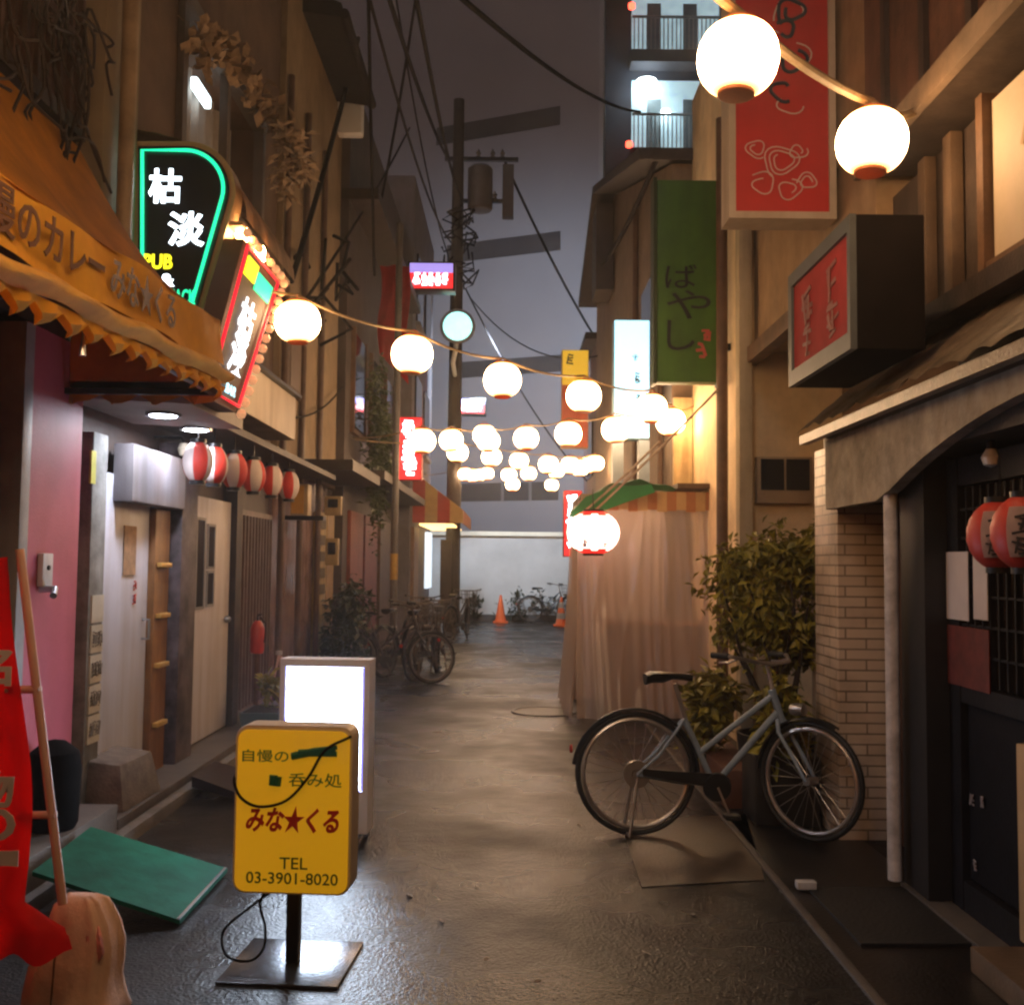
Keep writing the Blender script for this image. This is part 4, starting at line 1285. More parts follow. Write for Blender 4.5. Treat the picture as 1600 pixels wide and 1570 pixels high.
t = thing('red_sign', 'large red sign in pale frame with white and dark brush writing behind the nearest lantern', 'sign', (1.6, 6.2, 3.4))
a, b = at(1150, 330, 6.2), at(1292, -90, 6.2)
rsm = M('sign red', (.50, .022, .018), .5, .14, 3, .05)
MB().box(a.x, b.x, 6.2, 6.215, a.z, b.z).build('panel', rsm, t)
cs_ = MB()
cs_.box(a.x - .045, a.x - .002, 6.19, 6.42, a.z - .045, b.z); cs_.box(b.x + .002, b.x + .045, 6.19, 6.42, a.z - .045, b.z)
cs_.box(a.x - .002, b.x + .002, 6.19, 6.42, a.z - .045, a.z - .002)
cs_.build('frame', M('sign pale frame', (.48, .38, .28), .5, .12, 4, .05, streak=.15), t)
MB().box(a.x, b.x, 6.22, 6.40, a.z, b.z).build('backing', grey_paint, t)
wink = M('white brush ink', (.62, .45, .40), .7, .15, 5, 0)
bl = M('blue black ink', (.03, .025, .045), .7, .15, 5, 0)
def swirl(px, py, r, turns, seed, Y=6.19):
    rn = random.Random(seed)
    pts = []
    for k in range(int(26 * turns)):
        a_ = k / 26 * 2 * PI
        rr = r * (1 - .6 * k / (26 * turns)) * (1 + .12 * math.sin(a_ * 3 + seed))
        pts.append(at(px + rr * math.cos(a_ + seed), py + rr * .85 * math.sin(a_ + seed), Y))
    return pts
mb = MB()
for px, py, r, tn, s_ in ((1182, 232, 18, 1.6, 1), (1222, 252, 30, 2.4, 2), (1262, 284, 17, 1.6, 3), (1190, 288, 24, 1.2, 4), (1232, 296, 22, 1.4, 5), (1246, 236, 16, 1.2, 6)):
    mb.tube(swirl(px, py, r, tn, s_), .0045, 6)
mb.build('crest', wink, t)
mb = MB()
for px, py, r, tn, s_ in ((1238, 18, 26, 1.3, 2.2), (1226, 48, 20, .8, 4), (1236, 96, 26, .9, 5.2), (1222, 140, 22, .8, 1.1)):
    mb.tube(swirl(px, py, r, tn, s_, 6.188), .012, 6)
mb.build('brush_writing', bl, t)
for px, py, r, tn, s_ in ((1238, 18, 32, .7, 2.6), (1236, 92, 34, .8, 5.0), (1230, 160, 26, .6, .3), (1215, 60, 24, .5, 2)):
    MB().tube(swirl(px, py, r, tn, s_, 6.189), .005, 6).build('brush_outline', wink, t)
MB().box(b.x + .046, 2.02, 6.28, 6.34, a.z + .25, a.z + .31).build('bracket', black_metal, t)

t = thing('blue_white_sign', 'tall glowing pale blue sign with small dark brush writing', 'sign', (1.2, 11.4, 2.8))
a, b = at(958, 686, 11.4), at(1016, 499, 11.4)
MB().box(a.x, b.x, 11.4, 11.6, a.z, b.z).build('casing', M('cyan casing', (.25, .42, .5), .5, .1, 4, 0), t, bevel=.03)
MB().box(a.x + .012, b.x - .012, 11.385, 11.399, a.z + .02, b.z - .02).build('panel', E('pale blue glow', (.40, .80, 1), 1.2, True), t)
strokes([((a.x + .25, 11.38, b.z - .44), .07, .06), ((a.x + .27, 11.38, b.z - .68), .08, .12), ((a.x + .27, 11.38, b.z - .92), .09, .13)], X, Z, M('dark teal ink', (.02, .05, .06), .7, .1, 4, 0), t, 61, t=.12)
bx = MB().box(a.x + .0, a.x + .12, 11.42, 11.6, 2.35, a.z - .005).build('leg', M('blue grey leg', (.20, .25, .30), .5, .2, 4, 0), t)
MB().box(b.x - .12, b.x, 11.42, 11.6, 2.35, a.z - .005).build('leg', MATS['blue grey leg'], t)

t, a, b = lightbox('yellow_red_sign', 'far vertical sign, yellow above and orange red below', 878, 548, 919, 698, 19.5, .25, M('orange red panel', (.55, .10, .03), .5, .15, 4, 0), M('ochre casing', (.4, .2, .05), .5, .2, 4, 0), .015)
h = b.z - a.z
MB().box(a.x, b.x, 19.48, 19.495, a.z + h * .64, b.z).build('yellow_panel', E('yellow panel glow', (.75, .45, .03), .5, False), t)
strokes([((a.x + .15, 19.478, b.z - .18), .16, .18)], X, Z, ink, t, 71, t=.16)

# ------------------------------------------------------------------ plastic curtain stall
sl = thing('curtain_stall', 'open stall wrapped in milky plastic curtains with striped valance', 'stall', (1.35, 10.8, 0))
film = M_film('milky plastic film', (.94, .82, .77), .66)
def frontc(u, v):
    fl = (1 - v)
    x = .66 + 1.32 * u + .05 * (u - .5) * fl
    return Vector((x, 10.12 - .28 * fl ** 2 * (1 - .5 * u) + .009 * math.sin(u * 46 + 5 * math.sin(u * 9 + 1) + 2 * math.sin(v * 3)) * (.3 + 1.3 * fl) + .022 * math.sin(u * 11 + 2 * math.sin(u * 5) + v * 2.2) * (.5 + fl) + .003 * math.sin(u * 90 + 7 * math.sin(u * 6) + v * 9) - .016 * (1 - abs(math.sin(u * 15 + 1.4 * math.sin(v * 3 + u * 4) + 2 * u * u))) ** 3 + .012 * (1 - abs(math.sin(u * 6 - v * 4 + 1))) ** 5, .03 + 2.1 * v))
MB().grid(frontc, 110, 24).build('front_curtain', film, sl, smooth=80)
def sidec(u, v):
    fl = (1 - v)
    return Vector((.66 - .10 * fl ** 2 + .03 * math.sin(u * 26 + v * 2) * (.3 + fl), 10.12 - .28 * fl ** 2 * (1 - u) + 1.4 * u, .03 + 2.1 * v))
MB().grid(sidec, 70, 24).build('side_curtain', film, sl, smooth=80)
ps = MB()
for x, y in ((.70, 10.2), (1.93, 10.2), (.70, 11.5), (1.93, 11.5)):
    ps.cyl((x, y, 0), (x, y, 2.2), .022, n=10)
ps.bar((.7, 10.2, 2.18), (1.93, 10.2, 2.18), .035); ps.bar((.7, 10.2, 2.18), (.7, 11.5, 2.18), .035); ps.bar((.7, 10.2, .95), (1.93, 10.2, .95), .03)
ps.build('frame', M('stall frame', (.32, .22, .15), .5, .2, 5, .1), sl)
MB().box(.95, 1.90, 10.35, 10.42, .02, .90).build('counter', M('stall counter', (.22, .10, .06), .55, .25, 5, .1, streak=.3), sl)
MB().box(.92, 1.92, 10.3, 10.7, .901, .94).build('counter_top', M('orange counter top', (.55, .24, .08), .4, .15, 5, .05), sl)
MB().box(.7, 1.93, 11.52, 11.58, 0, 2.2).build('back_wall', M('stall back wall', (.62, .50, .44), .7, .2, 3, .1), sl)
mb = MB()
for k in range(12):
    mb.mi = k % 2
    x0 = .86 + k * .095
    mb.box(x0, x0 + .094, 10.06, 10.075, 2.02 + .01 * (k % 3), 2.22)
mb.build('valance', [M('tan valance', (.42, .27, .11), .7, .15, 4, 0), M('rust valance', (.34, .14, .05), .7, .15, 4, 0)], sl)
def tarp(u, v):
    return Vector((.60 + 1.0 * u - .02 * v, 9.98 + .55 * v, 2.24 + .10 * math.sin(PI * u) * (1 - .3 * v) + .015 * math.sin(u * 22 + v * 6) - .22 * (1 - u) ** 3))
MB().grid(tarp, 30, 12).build('tarpaulin', M('green tarpaulin', (.015, .17, .045), .45, .2, 4, .1), sl, solid=.006)
MB().prism([at(x, y, 9.95) for x, y in ((886, 808), (930, 803), (975, 786), (1024, 769), (1018, 757), (960, 760), (915, 776))], (0, .012, 0)).build('tarpaulin_flap', MATS['green tarpaulin'], sl)
MB().box(1.62, 1.935, 10.0, 10.9, 2.25, 2.30).build('roof_board', tan_wood, sl)
o = MB()
for k, (p, q) in enumerate((((.62, 10.0, 2.02), (1.62, 9.3, 2.95)), ((.66, 10.05, 2.0), (1.80, 9.6, 2.9)))):
    pass
for i, (a_, b_) in enumerate(((at(905, 805, 10.0), at(1030, 690, 9.2)), (at(918, 808, 10.0), at(1120, 610, 8.7)))):
    o = wire(a_, b_, .02, .012).build('stay_rope', M('pale rope', (.45, .35, .25), .7, .2, 20, 0))
    tag(o, ['shorter pale stay rope rising from the green tarpaulin', 'longer pale stay rope rising to the cream building'][i], 'rope')
# big glowing lantern at the stall corner
bl_ = thing('big_lantern', 'fat glowing white and red lantern hanging at the stall corner', 'lantern', at(927, 832, 9.75))
MB().lathe(oval(.25, .215, 18, .01), (0, 0, 0), 32, sect=lambda k, i: 1 if (i in (0, 1, 16, 17) or (i in (2, 15) and k % 5 < 3)) else 0).build('shade', [E('glowing lantern paper', (1, .58, .46), 3.4, var=.45), E('red lantern glow', (1, .03, .02), .9, False)], bl_, world=False)
MB().lathe([(0, -.015), (.1, -.015), (.1, .015), (0, .015)], (0, 0, .205), 18).build('cap', black_metal, bl_, world=False)
MB().lathe([(0, -.015), (.1, -.015), (.1, .015), (0, .015)], (0, 0, -.205), 18).build('cap', black_metal, bl_, world=False)
strokes([((-.10, -.245, -.11), .07, .07), ((.09, -.245, -.12), .05, .05)], X, Z, M('lantern ink', (.03, .015, .06), .7, .1, 5, 0), bl_, 81, world=False)
MB().cyl((0, 0, .2), (0, .1, .42), .005, n=6).build('hanger', black_metal, bl_, world=False)

# ------------------------------------------------------------------ round lanterns on strings
def M_lantern():
    m = bpy.data.materials.new('lit lantern paper')
    m.use_nodes = True
    n, l = m.node_tree.nodes, m.node_tree.links
    p = n['Principled BSDF']
    p.inputs['Base Color'].default_value = (.8, .7, .55, 1)
    tc = n.new('ShaderNodeTexCoord')
    sp = n.new('ShaderNodeSeparateXYZ')
    l.new(tc.outputs['Object'], sp.inputs[0])
    ab = n.new('ShaderNodeMath'); ab.operation = 'ABSOLUTE'
    l.new(sp.outputs['Z'], ab.inputs[0])
    rp = n.new('ShaderNodeValToRGB')
    rp.color_ramp.elements[0].position, rp.color_ramp.elements[0].color = .0, (1, .71, .42, 1)
    rp.color_ramp.elements[1].position, rp.color_ramp.elements[1].color = 1.0, (1, .42, .10, 1)
    mr = n.new('ShaderNodeMapRange')
    mr.inputs['From Max'].default_value = .15
    l.new(ab.outputs[0], mr.inputs['Value'])
    l.new(mr.outputs['Result'], rp.inputs['Fac'])
    l.new(rp.outputs['Color'], p.inputs['Emission Color'])
    st_ = n.new('ShaderNodeMapRange')
    st_.inputs['From Min'].default_value, st_.inputs['From Max'].default_value = .06, .135
    st_.inputs['To Min'].default_value, st_.inputs['To Max'].default_value = LANTERN_W, LANTERN_W * .03
    l.new(ab.outputs[0], st_.inputs['Value'])
    l.new(st_.outputs['Result'], p.inputs['Emission Strength'])
    return m
LP = M_lantern()
ln = thing('round_lantern', '', 'lantern', (0, 0, 0), 'round glowing paper lanterns strung over the alley')
prof = [(.152 * math.sin(PI * t) ** .82 * (1 + .008 * (k % 2)), -.143 * math.cos(PI * t)) for k, t in enumerate([.115 + .77 * i / 20 for i in range(21)])]
MB().lathe(prof, (0, 0, 0), 28).build('shade', LP, ln, world=False)
capm = M('brown lantern rim', (.50, .15, .04), .5, .2, 6, 0)
for s in (-1, 1):
    MB().lathe([(.062, -.011), (.07, -.008), (.07, .008), (.062, .011), (.055, .011), (.055, -.011), (.062, -.011)], (0, 0, s * .135), 20).build('rim', capm, ln, world=False)
MB().tube([(-.06, 0, .14), (-.03, 0, .17), (0, 0, .185), (.03, 0, .17), (.06, 0, .14)], .004, 6).build('handle', capm, ln, world=False)
LAN = [
 (1153, 92, 130, 'largest glowing lantern, hanging in front of the tall red sign'),
 (1362, 222, 111, 'second largest glowing lantern, between the red sign and the pale upper panel'),
 (465, 503, 72, 'glowing lantern at the left end of the long string, beside the bulb sign'),
 (644, 554, 65, 'glowing lantern second from the left on the long string'),
 (785, 594, 59, 'glowing lantern in the middle of the long string, right of the street lamp'),
 (912, 619, 55, 'glowing lantern on the long string in front of the yellow and red sign'),
 (1018, 638, 49, 'glowing lantern overlapping the foot of the pale blue sign'),
 (1048, 659, 46, 'glowing lantern at the right end of the long string, over the stay ropes'),
 (962, 671, 44, 'glowing lantern below and left of the pale blue sign'),
 (888, 678, 42, 'glowing lantern just below the yellow and red sign'),
 (822, 685, 39, 'lone glowing lantern in the middle, between the pale grey building strips'),
 (757, 680, 36, 'rear lantern of the overlapping pair under the small lavender sign'),
 (763, 689, 36, 'front lantern of the overlapping pair under the small lavender sign'),
 (705, 688, 37, 'upper lantern of the pair in front of the utility pole'),
 (660, 689, 41, 'glowing lantern overlapping the tall red sign on the left'),
 (715, 707, 33, 'lower lantern of the pair in front of the utility pole'),
 (768, 714, 31, 'small lantern hanging just below the overlapping pair'),
 (811, 720, 29, 'small lantern under the lone middle lantern'),
 (857, 726, 31, 'small lantern at the left of the right far cluster'),
 (869, 735, 26, 'small lantern touching the one at the left of the right far cluster'),
 (891, 727, 29, 'small lantern in the middle of the right far row'),
 (906, 731, 28, 'tiny lantern low in the middle of the right far row'),
 (919, 726, 27, 'tiny lantern second from the right end of the far row'),
 (930, 724, 28, 'tiny lantern at the right end of the far row'),
 (727, 741, 22, 'tiny lantern at the left end of the low left row'),
 (738, 743, 21, 'tiny lantern second in the low left row'),
 (750, 742, 20, 'tiny lantern third in the low left row'),
 (761, 740, 21, 'tiny lantern at the right end of the low left row'),
 (795, 742, 24, 'tiny lantern above the lowest middle one'),
 (801, 757, 22, 'lowest tiny lantern in the middle group'),
 (826, 740, 24, 'tiny lantern at the right of the middle group'),
 (862, 758, 21, 'lowest tiny lantern at the right, alone below the far row'),
]
pos = []
for i, (px, py, d, lab_) in enumerate(LAN):
    t = ln if i == 0 else copy_tree(ln)
    Y = .306 * F_PX / d
    t.location = at(px, py, Y)
    t.rotation_euler = (.05 * math.sin(i * 2.1), .07 * math.sin(i * 1.3 + 1), i * .9)
    t['label'] = lab_
    pos.append(t.location.copy())
TOP = Z * .18
def stringup(pts, label, r=.012, sag=.05):
    mb = MB()
    allp = []
    for a_, b_ in zip(pts[:-1], pts[1:]):
        for k in range(8):
            q = a_.lerp(b_, k / 8)
            q.z -= sag * 4 * (k / 8) * (1 - k / 8)
            allp.append(q)
    allp.append(pts[-1])
    o = mb.tube(allp, r, 8).build('lantern_cord', cord_m)
    tag(o, label, 'cord', 'cords carrying the round lanterns')
# the string over the camera goes on to the left, out of the picture
near = [Vector((.22, 2.98, 3.47)), Vector((-.32, 2.50, 3.24)), Vector((-.75, 2.15, 2.92)), Vector((-1.10, 1.80, 2.95))]
for i, q in enumerate(near):
    t = copy_tree(ln)
    t.location = q
    t['label'] = ['glowing lantern on the nearest string, overhead just left of the largest lantern', 'glowing lantern on the nearest string, overhead left of the camera', 'glowing lantern on the nearest string, over the near end of the orange awning', 'glowing lantern at the left wall end of the nearest string'][i]
stringup([Vector((-2.3, .6, 3.8))] + [q + TOP for q in near[::-1]] + [pos[0] + TOP, pos[1] + TOP, Vector((1.86, 4.66, 3.62))], 'thick tan cord carrying the two largest lanterns', .020, .04)
stringup([Vector((-2.35, 6.3, 3.45))] + [p + TOP for p in pos[2:8]] + [Vector((1.93, 10.9, 3.2))], 'tan cord of the long lantern string crossing from left to right', .010, .05)
stringup([Vector((1.62, 11.2, 3.2))] + [pos[i] + TOP for i in (8, 9, 10, 12, 13, 14)] + [Vector((-2.2, 14.0, 3.2))], 'cord of the second lantern string crossing behind the long one', .009, .05)
stringup([Vector((-2.2, 14.2, 3.2))] + [pos[i] + TOP for i in (15, 16, 17, 18, 20, 23)] + [Vector((1.62, 20.5, 3.6))], 'cord of the third lantern string farther down the alley', .009, .05)
stringup([Vector((1.75, 22, 3.6))] + [pos[i] + TOP for i in (22, 21, 19, 30, 28, 27, 26, 25, 24)] + [Vector((-2.0, 23.4, 3.5))], 'cord of the farthest lantern string near the white wall', .009, .05)

# ------------------------------------------------------------------ overhead cables
def cab(p, q, sag, r, label):
    o = wire(p, q, sag, r).build('overhead_cable', cable_m)
    tag(o, label, 'cable', 'overhead cables')
ptop = Vector((up.location.x, 22.5, 0))
cab(at(590, -60, 9), ptop + Vector((-.2, 0, 10.5)), .2, .026, 'thick cable from the top of the picture down to the utility pole arm')
cab(at(640, -60, 8), ptop + Vector((.1, 0, 9.6)), .3, .024, 'thick cable beside it reaching the transformer')
cab(at(562, -60, 8), ptop + Vector((-.1, 0, 8.6)), .4, .016, 'thin slack cable along the left roofs to the pole knot')
cab(at(610, -60, 12), ptop + Vector((-.1, 0, 8.1)), .5, .014, 'thinnest left cable ending low on the pole knot')
cab(at(575, -40, 10), at(585, 430, 14.5), .1, .022, 'dark cable dropping to the upper eave of the dark house')
cab(at(655, -40, 14), at(590, 340, 15), .2, .02, 'dark cable crossing from the sky to the dark house')
cab(at(690, -30, 10), at(1000, 175, 26), .3, .035, 'cable running from top middle to the lit apartments')
cab(ptop + Vector((1.0, 0, 10.6)), Vector((3.4, 29.5, 6.6)), .4, .03, 'cable from the transformer arm down to the right roofs')
cab(ptop + Vector((.2, 0, 7.6)), Vector((2.0, 24, 3.2)), .4, .02, 'cable sloping from the pole down across the grey building')
cab(ptop + Vector((.3, 0, 7.4)), Vector((1.65, 20, 5.6)), .5, .014, 'thin cable from the pole to the gabled house roof')
cab(at(450, 652, 10.3), at(560, 560, 15), .25, .012, 'thin slack cable looping in front of the tan house')
cab(at(1030, 240, 11), at(935, 420, 18), .15, .03, 'dark cable down the front of the gabled house')
cab(at(455, 440, 10), at(560, 60, 13.5), .1, .03, 'dark cable climbing past the dried flowers to the eave')
cab(at(470, 480, 10.2), at(640, 200, 20), .1, .018, 'dark cable climbing from the long string to the far roofs')
# messy service bracket at the left
mb = MB()
rn = random.Random(12)
for k in range(14):
    c = at(rn.uniform(465, 545), rn.uniform(360, 520), rn.uniform(10.6, 12.2))
    mb.tube([c, c + Vector((rn.uniform(-.3, .3), rn.uniform(-.5, .5), rn.uniform(-.4, .3))), c + Vector((rn.uniform(-.3, .4), rn.uniform(-.6, .6), rn.uniform(-.8, .4)))], .02, 6)
o = mb.build('cable_tangle', cable_m)
tag(o, 'tangle of dark service cables on the front of the tan house', 'cables')

# ------------------------------------------------------------------ bicycles
blue = M('blue grey frame', (.25, .33, .43), .4, .2, 6, 0)
chrome = M('dull chrome', (.48, .45, .43), .3, .2, 8, 0, metal=.8)
black_plastic = M('black gloss plastic', (.012, .012, .013), .35, .2, 5, 0)
def arc(cx, cz, r, a0, a1, n=20):
    return [Vector((cx + r * math.cos(a0 + (a1 - a0) * k / n), 0, cz + r * math.sin(a0 + (a1 - a0) * k / n))) for k in range(n + 1)]
def rotsteer(o, ang, px=.80):
    me = o.data
    M_ = Matrix.Translation((px, 0, 0)) @ Matrix.Rotation(ang, 4, 'Z') @ Matrix.Translation((-px, 0, 0))
    me.transform(M_)
def wheel(t, cx, r, steer, chrome):
    def fin(o):
        if steer:
            rotsteer(o, steer)
        return o
    ring = lambda rr: [Vector((cx + rr * math.cos(2 * PI * k / 48), 0, r + rr * math.sin(2 * PI * k / 48))) for k in range(48)]
    w = fin(MB().tube(ring(r - .015), .015, 8, closed=True).build('wheel', rubber, t, world=False))
    fin(MB().tube(ring(r - .045), .013, 8, closed=True).build('rim', chrome, w, world=False))
    sp = MB()
    for k in range(28):
        a = 2 * PI * k / 28
        b = a + (.5 if k % 2 else -.5)
        sp.cyl((cx + .03 * math.cos(b), .025 if k % 4 < 2 else -.025, r + .03 * math.sin(b)), (cx + (r - .05) * math.cos(a), 0, r + (r - .05) * math.sin(a)), .0016, n=4)
    fin(sp.build('spokes', chrome, w, world=False))
    fin(MB().cyl((cx, -.045, r), (cx, .045, r), .022, n=14).build('hub', chrome, w, world=False))
    return w
def make_bike(frame_m, label, steer=-.5, basket=False, group=None, chrome=chrome):
    t = thing('bicycle', label, 'bicycle', (0, 0, 0), group)
    r = .338
    w = wheel(t, 0, r, 0, chrome)
    MB().lathe([(.03, -.03), (.075, -.03), (.075, -.055), (.03, -.055), (.03, -.03)], (0, 0, r), 20, 'Y').build('sprocket', chrome, w, world=False)
    wheel(t, 1.01, .322, steer, chrome)
    fr = MB()
    BB, ST = Vector((.44, 0, .275)), Vector((.275, 0, .64))
    H1, H0 = Vector((.775, 0, .80)), Vector((.835, 0, .61))
    fr.tube([BB, ST], .017, 10); fr.tube([H1 + (H0 - H1) * .15, Vector((.36, 0, .45))], .017, 10); fr.tube([H1 + (H0 - H1) * .62, BB + Vector((.02, 0, .02))], .019, 10)
    fr.tube([H1, H0], .022, 12)
    for s in (-1, 1):
        fr.tube([Vector((0, s * .06, r)), Vector((.12, s * .06, .44)), Vector((.27, s * .02, .63))], .009, 8)
        fr.tube([Vector((0, s * .06, r)), Vector((.22, s * .055, .30)), BB + Vector((0, s * .02, 0))], .011, 8)
    fr.build('frame', frame_m, t, world=False)
    fk = MB()
    for s in (-1, 1):
        fk.tube([H0 + Vector((-.01, s * .03, .03)), H0 + Vector((.01, s * .05, -.04)), Vector((.93, s * .05, .45)), Vector((1.01, s * .05, .322))], [.012, .012, .011, .008], 8)
    fk = fk.build('fork', frame_m, t, world=False)
    rotsteer(fk, steer)
    st = MB().tube([H1, Vector((.755, 0, .90)), Vector((.74, 0, .935)), Vector((.80, 0, .945))], .012, 10).build('stem', chrome, t, world=False)
    rotsteer(st, steer)
    hb = MB().tube([(.60, -.28, .99), (.70, -.27, .985), (.79, -.15, .955), (.80, 0, .945), (.79, .15, .955), (.70, .27, .985), (.60, .28, .99)], .011, 10).build('handlebar', chrome, t, world=False)
    rotsteer(hb, steer)
    for s in (-1, 1):
        g = MB().tube([(.57, s * .282, .991), (.68, s * .272, .986)], .017, 10).build('grip', rubber, hb, world=False)
        rotsteer(g, steer)
        g = MB().tube([(.72, s * .255, .97), (.66, s * .25, .95), (.60, s * .255, .95)], .006, 6).build('brake_lever', chrome, hb, world=False)
        rotsteer(g, steer)
    sp_ = MB().tube([ST - Vector((-.02, 0, .04)), Vector((.225, 0, .83))], .012, 10).build('seat_post', chrome, t, world=False)
    sd = MB()
    secs = [(.055, .075, .0), (.09, .085, .012), (.15, .08, .012), (.21, .05, .006), (.28, .025, 0), (.325, .018, -.006)]
    rows = []
    for x, w_, dz in secs:
        row = []
        for k in range(10):
            a = 2 * PI * k / 10
            yy, zz = w_ * math.cos(a), math.sin(a)
            row.append(sd.bm.verts.new((x, yy, .875 + dz + (zz * .012 if zz > 0 else zz * (.055 if x < .2 else .028)))))
        rows.append(row)
    for a_, b_ in zip(rows[:-1], rows[1:]):
        for k in range(10):
            sd.bm.faces.new((a_[k], a_[(k + 1) % 10], b_[(k + 1) % 10], b_[k]))
    sd.bm.faces.new(rows[0][::-1]); sd.bm.faces.new(rows[-1])
    sd.build('saddle', black_plastic, t, world=False, smooth=60)
    # chain case, crank, pedals
    cc = MB()
    cc.hexa([(.03, -.062, .372), (.03, -.062, .335), (.43, -.062, .27), (.45, -.062, .345)], [(.03, -.085, .372), (.03, -.085, .335), (.43, -.085, .27), (.45, -.085, .345)])
    cc.lathe([(.0, -.09), (.074, -.09), (.08, -.075), (.074, -.058), (0, -.058)], (.44, 0, .275), 24, 'Y')
    cc.build('chain_case', black_plastic, t, world=False)
    ck = MB()
    ck.bar((.44, -.095, .275), (.50, -.105, .13), .018, .012); ck.bar((.44, .06, .275), (.38, .09, .42), .018, .012)
    ck = ck.build('crank', chrome, t, world=False)
    for s, c in ((-1, (.50, -.15, .13)), (1, (.38, .14, .42))):
        MB().box(c[0] - .04, c[0] + .04, c[1] - .045, c[1] + .045, c[2] - .012, c[2] + .012).build('pedal', rubber, ck, world=False, bevel=.004)
    # mudguards
    def guard(cx, a0, a1, r=.338):
        mb = MB()
        pa = arc(cx, r, r + .018, a0, a1)
        n = len(pa)
        prev = None
        for k in range(n):
            c_ = Vector((cx, 0, r))
            d_ = (pa[k] - c_).normalized()
            cur = [mb.bm.verts.new(c_ + d_ * (r + .004) + Vector((0, -.028, 0))), mb.bm.verts.new(c_ + d_ * (r + .02) + Vector((0, -.016, 0))),
                   mb.bm.verts.new(c_ + d_ * (r + .02) + Vector((0, .016, 0))), mb.bm.verts.new(c_ + d_ * (r + .004) + Vector((0, .028, 0)))]
            if prev:
                for j in range(3):
                    mb.bm.faces.new((prev[j], cur[j], cur[j + 1], prev[j + 1]))
            prev = cur
        return mb
    guard(0, R(-5), R(172)).build('mudguard', black_plastic, t, world=False, solid=.003)
    g = guard(1.01, R(60), R(175), .322).build('mudguard', black_plastic, t, world=False, solid=.003)
    rotsteer(g, steer)
    ks = MB()
    ks.tube([(-.0, .07, r - .02), (-.05, .11, .02), (-.02, .12, .012)], .009, 8); ks.tube([(-.0, -.07, r - .02), (-.05, -.11, .02)], .009, 8)
    ks.tube([(-.05, -.11, .014), (-.05, .11, .014)], .008, 8)
    ks.build('kickstand', chrome, t, world=False)
    rf = MB().lathe([(0, 0), (.022, .004), (.022, .016), (0, .016)], (-.37, 0, .47), 12, 'X').build('reflector', red_paint, t, world=False)
    lt = MB().lathe([(0, -.03), (.03, -.03), (.036, 0), (.034, .05), (0, .055)], (.93, 0, .70), 14, 'X').build('headlight', chrome, t, world=False)
    rotsteer(lt, steer)
    if basket:
        bk = MB()
        for k in range(13):
            a = 2 * PI * k / 13
            bk.cyl((1.0 + .11 * math.cos(a), .14 * math.sin(a), .70), (1.0 + .16 * math.cos(a), .19 * math.sin(a), .95), .004, n=4)
        for z, s_ in ((.70, 1), (.78, 1.14), (.87, 1.30), (.95, 1.45)):
            bk.tube([(1.0 + .11 * s_ * math.cos(2 * PI * k / 20), .14 * s_ * math.sin(2 * PI * k / 20), z) for k in range(20)], .004, 5, closed=True)
        bk = bk.build('basket', chrome, t, world=False)
        rotsteer(bk, steer)
    return t
bike = make_bike(blue, 'blue grey city bicycle with black saddle parked before the plastic curtain stall', steer=-.88)
p0, p1 = gnd(985, 1306), gnd(1275, 1306)
bike.location = (p0.x + .03, p0.y, 0.004)
bike.rotation_euler = (R(-3), 0, R(2))
dkf = M('dark bicycle frame', (.05, .045, .05), .4, .3, 6, 0, metal=.3)
bk2 = make_bike(dkf, 'dark bicycle standing side on in front of the thin grey pole', steer=.3, basket=True, group='bicycles parked along the left side', chrome=M('tarnished chrome', (.13, .11, .10), .45, .4, 8, 0, metal=.5))
spots = [(-1.95, 12.55, 10, None), (-1.22, 13.0, 74, 'dark bicycle pointing down the alley, second of the parked row'),
         (-1.62, 13.3, 66, 'dark bicycle with basket squeezed against the grey pole'), (-.98, 14.1, 95, 'dark bicycle at the outer edge of the parked row, nearest the road'),
         (-1.5, 15.2, 80, 'dark bicycle behind the parked row, partly hidden'), (-1.15, 19.5, 70, 'dark bicycle leaning near the utility pole foot')]
for i, (x, y, a, lab_) in enumerate(spots):
    t = bk2 if i == 0 else copy_tree(bk2)
    t.location = (x, y, .002)
    t.rotation_euler = (R(-4 + i), 0, R(a))
    if lab_:
        t['label'] = lab_
t = copy_tree(bk2)
t.location = (at(828, 970, 26.2).x, 26.2, .002)
t.rotation_euler = (0, 0, R(12))
t['label'] = 'small looking bicycle parked against the far white wall'
del t['group']

# ------------------------------------------------------------------ traffic cones
orange_c = M('cone orange', (.70, .13, .035), .5, .1, 4, 0)
for i, (px, lab_) in enumerate(((782, 'plain orange traffic cone before the far white wall'), (877, 'orange and white striped traffic cone before the far white wall'))):
    Y = 26.0 - i * 1.2
    c = at(px, 970, Y)
    t = thing('traffic_cone', lab_, 'traffic cone', (c.x, Y, 0), 'traffic cones at the far wall')
    MB().box(-.19, .19, -.19, .19, 0, .04).build('base', orange_c, t, bevel=.01, world=False)
    MB().lathe([(.14, .04), (.03, .68), (.025, .70), (0, .70)], (0, 0, 0), 20).build('cone', orange_c, t, world=False)
    if i:
        for z0, z1 in ((.18, .32), (.44, .58)):
            f_ = lambda z: .14 - .11 * (z - .04) / .64 + .004
            MB().lathe([(f_(z0), z0), (f_(z1), z1)], (0, 0, 0), 20).build('white_band', white_paint, t, world=False, solid=.003)

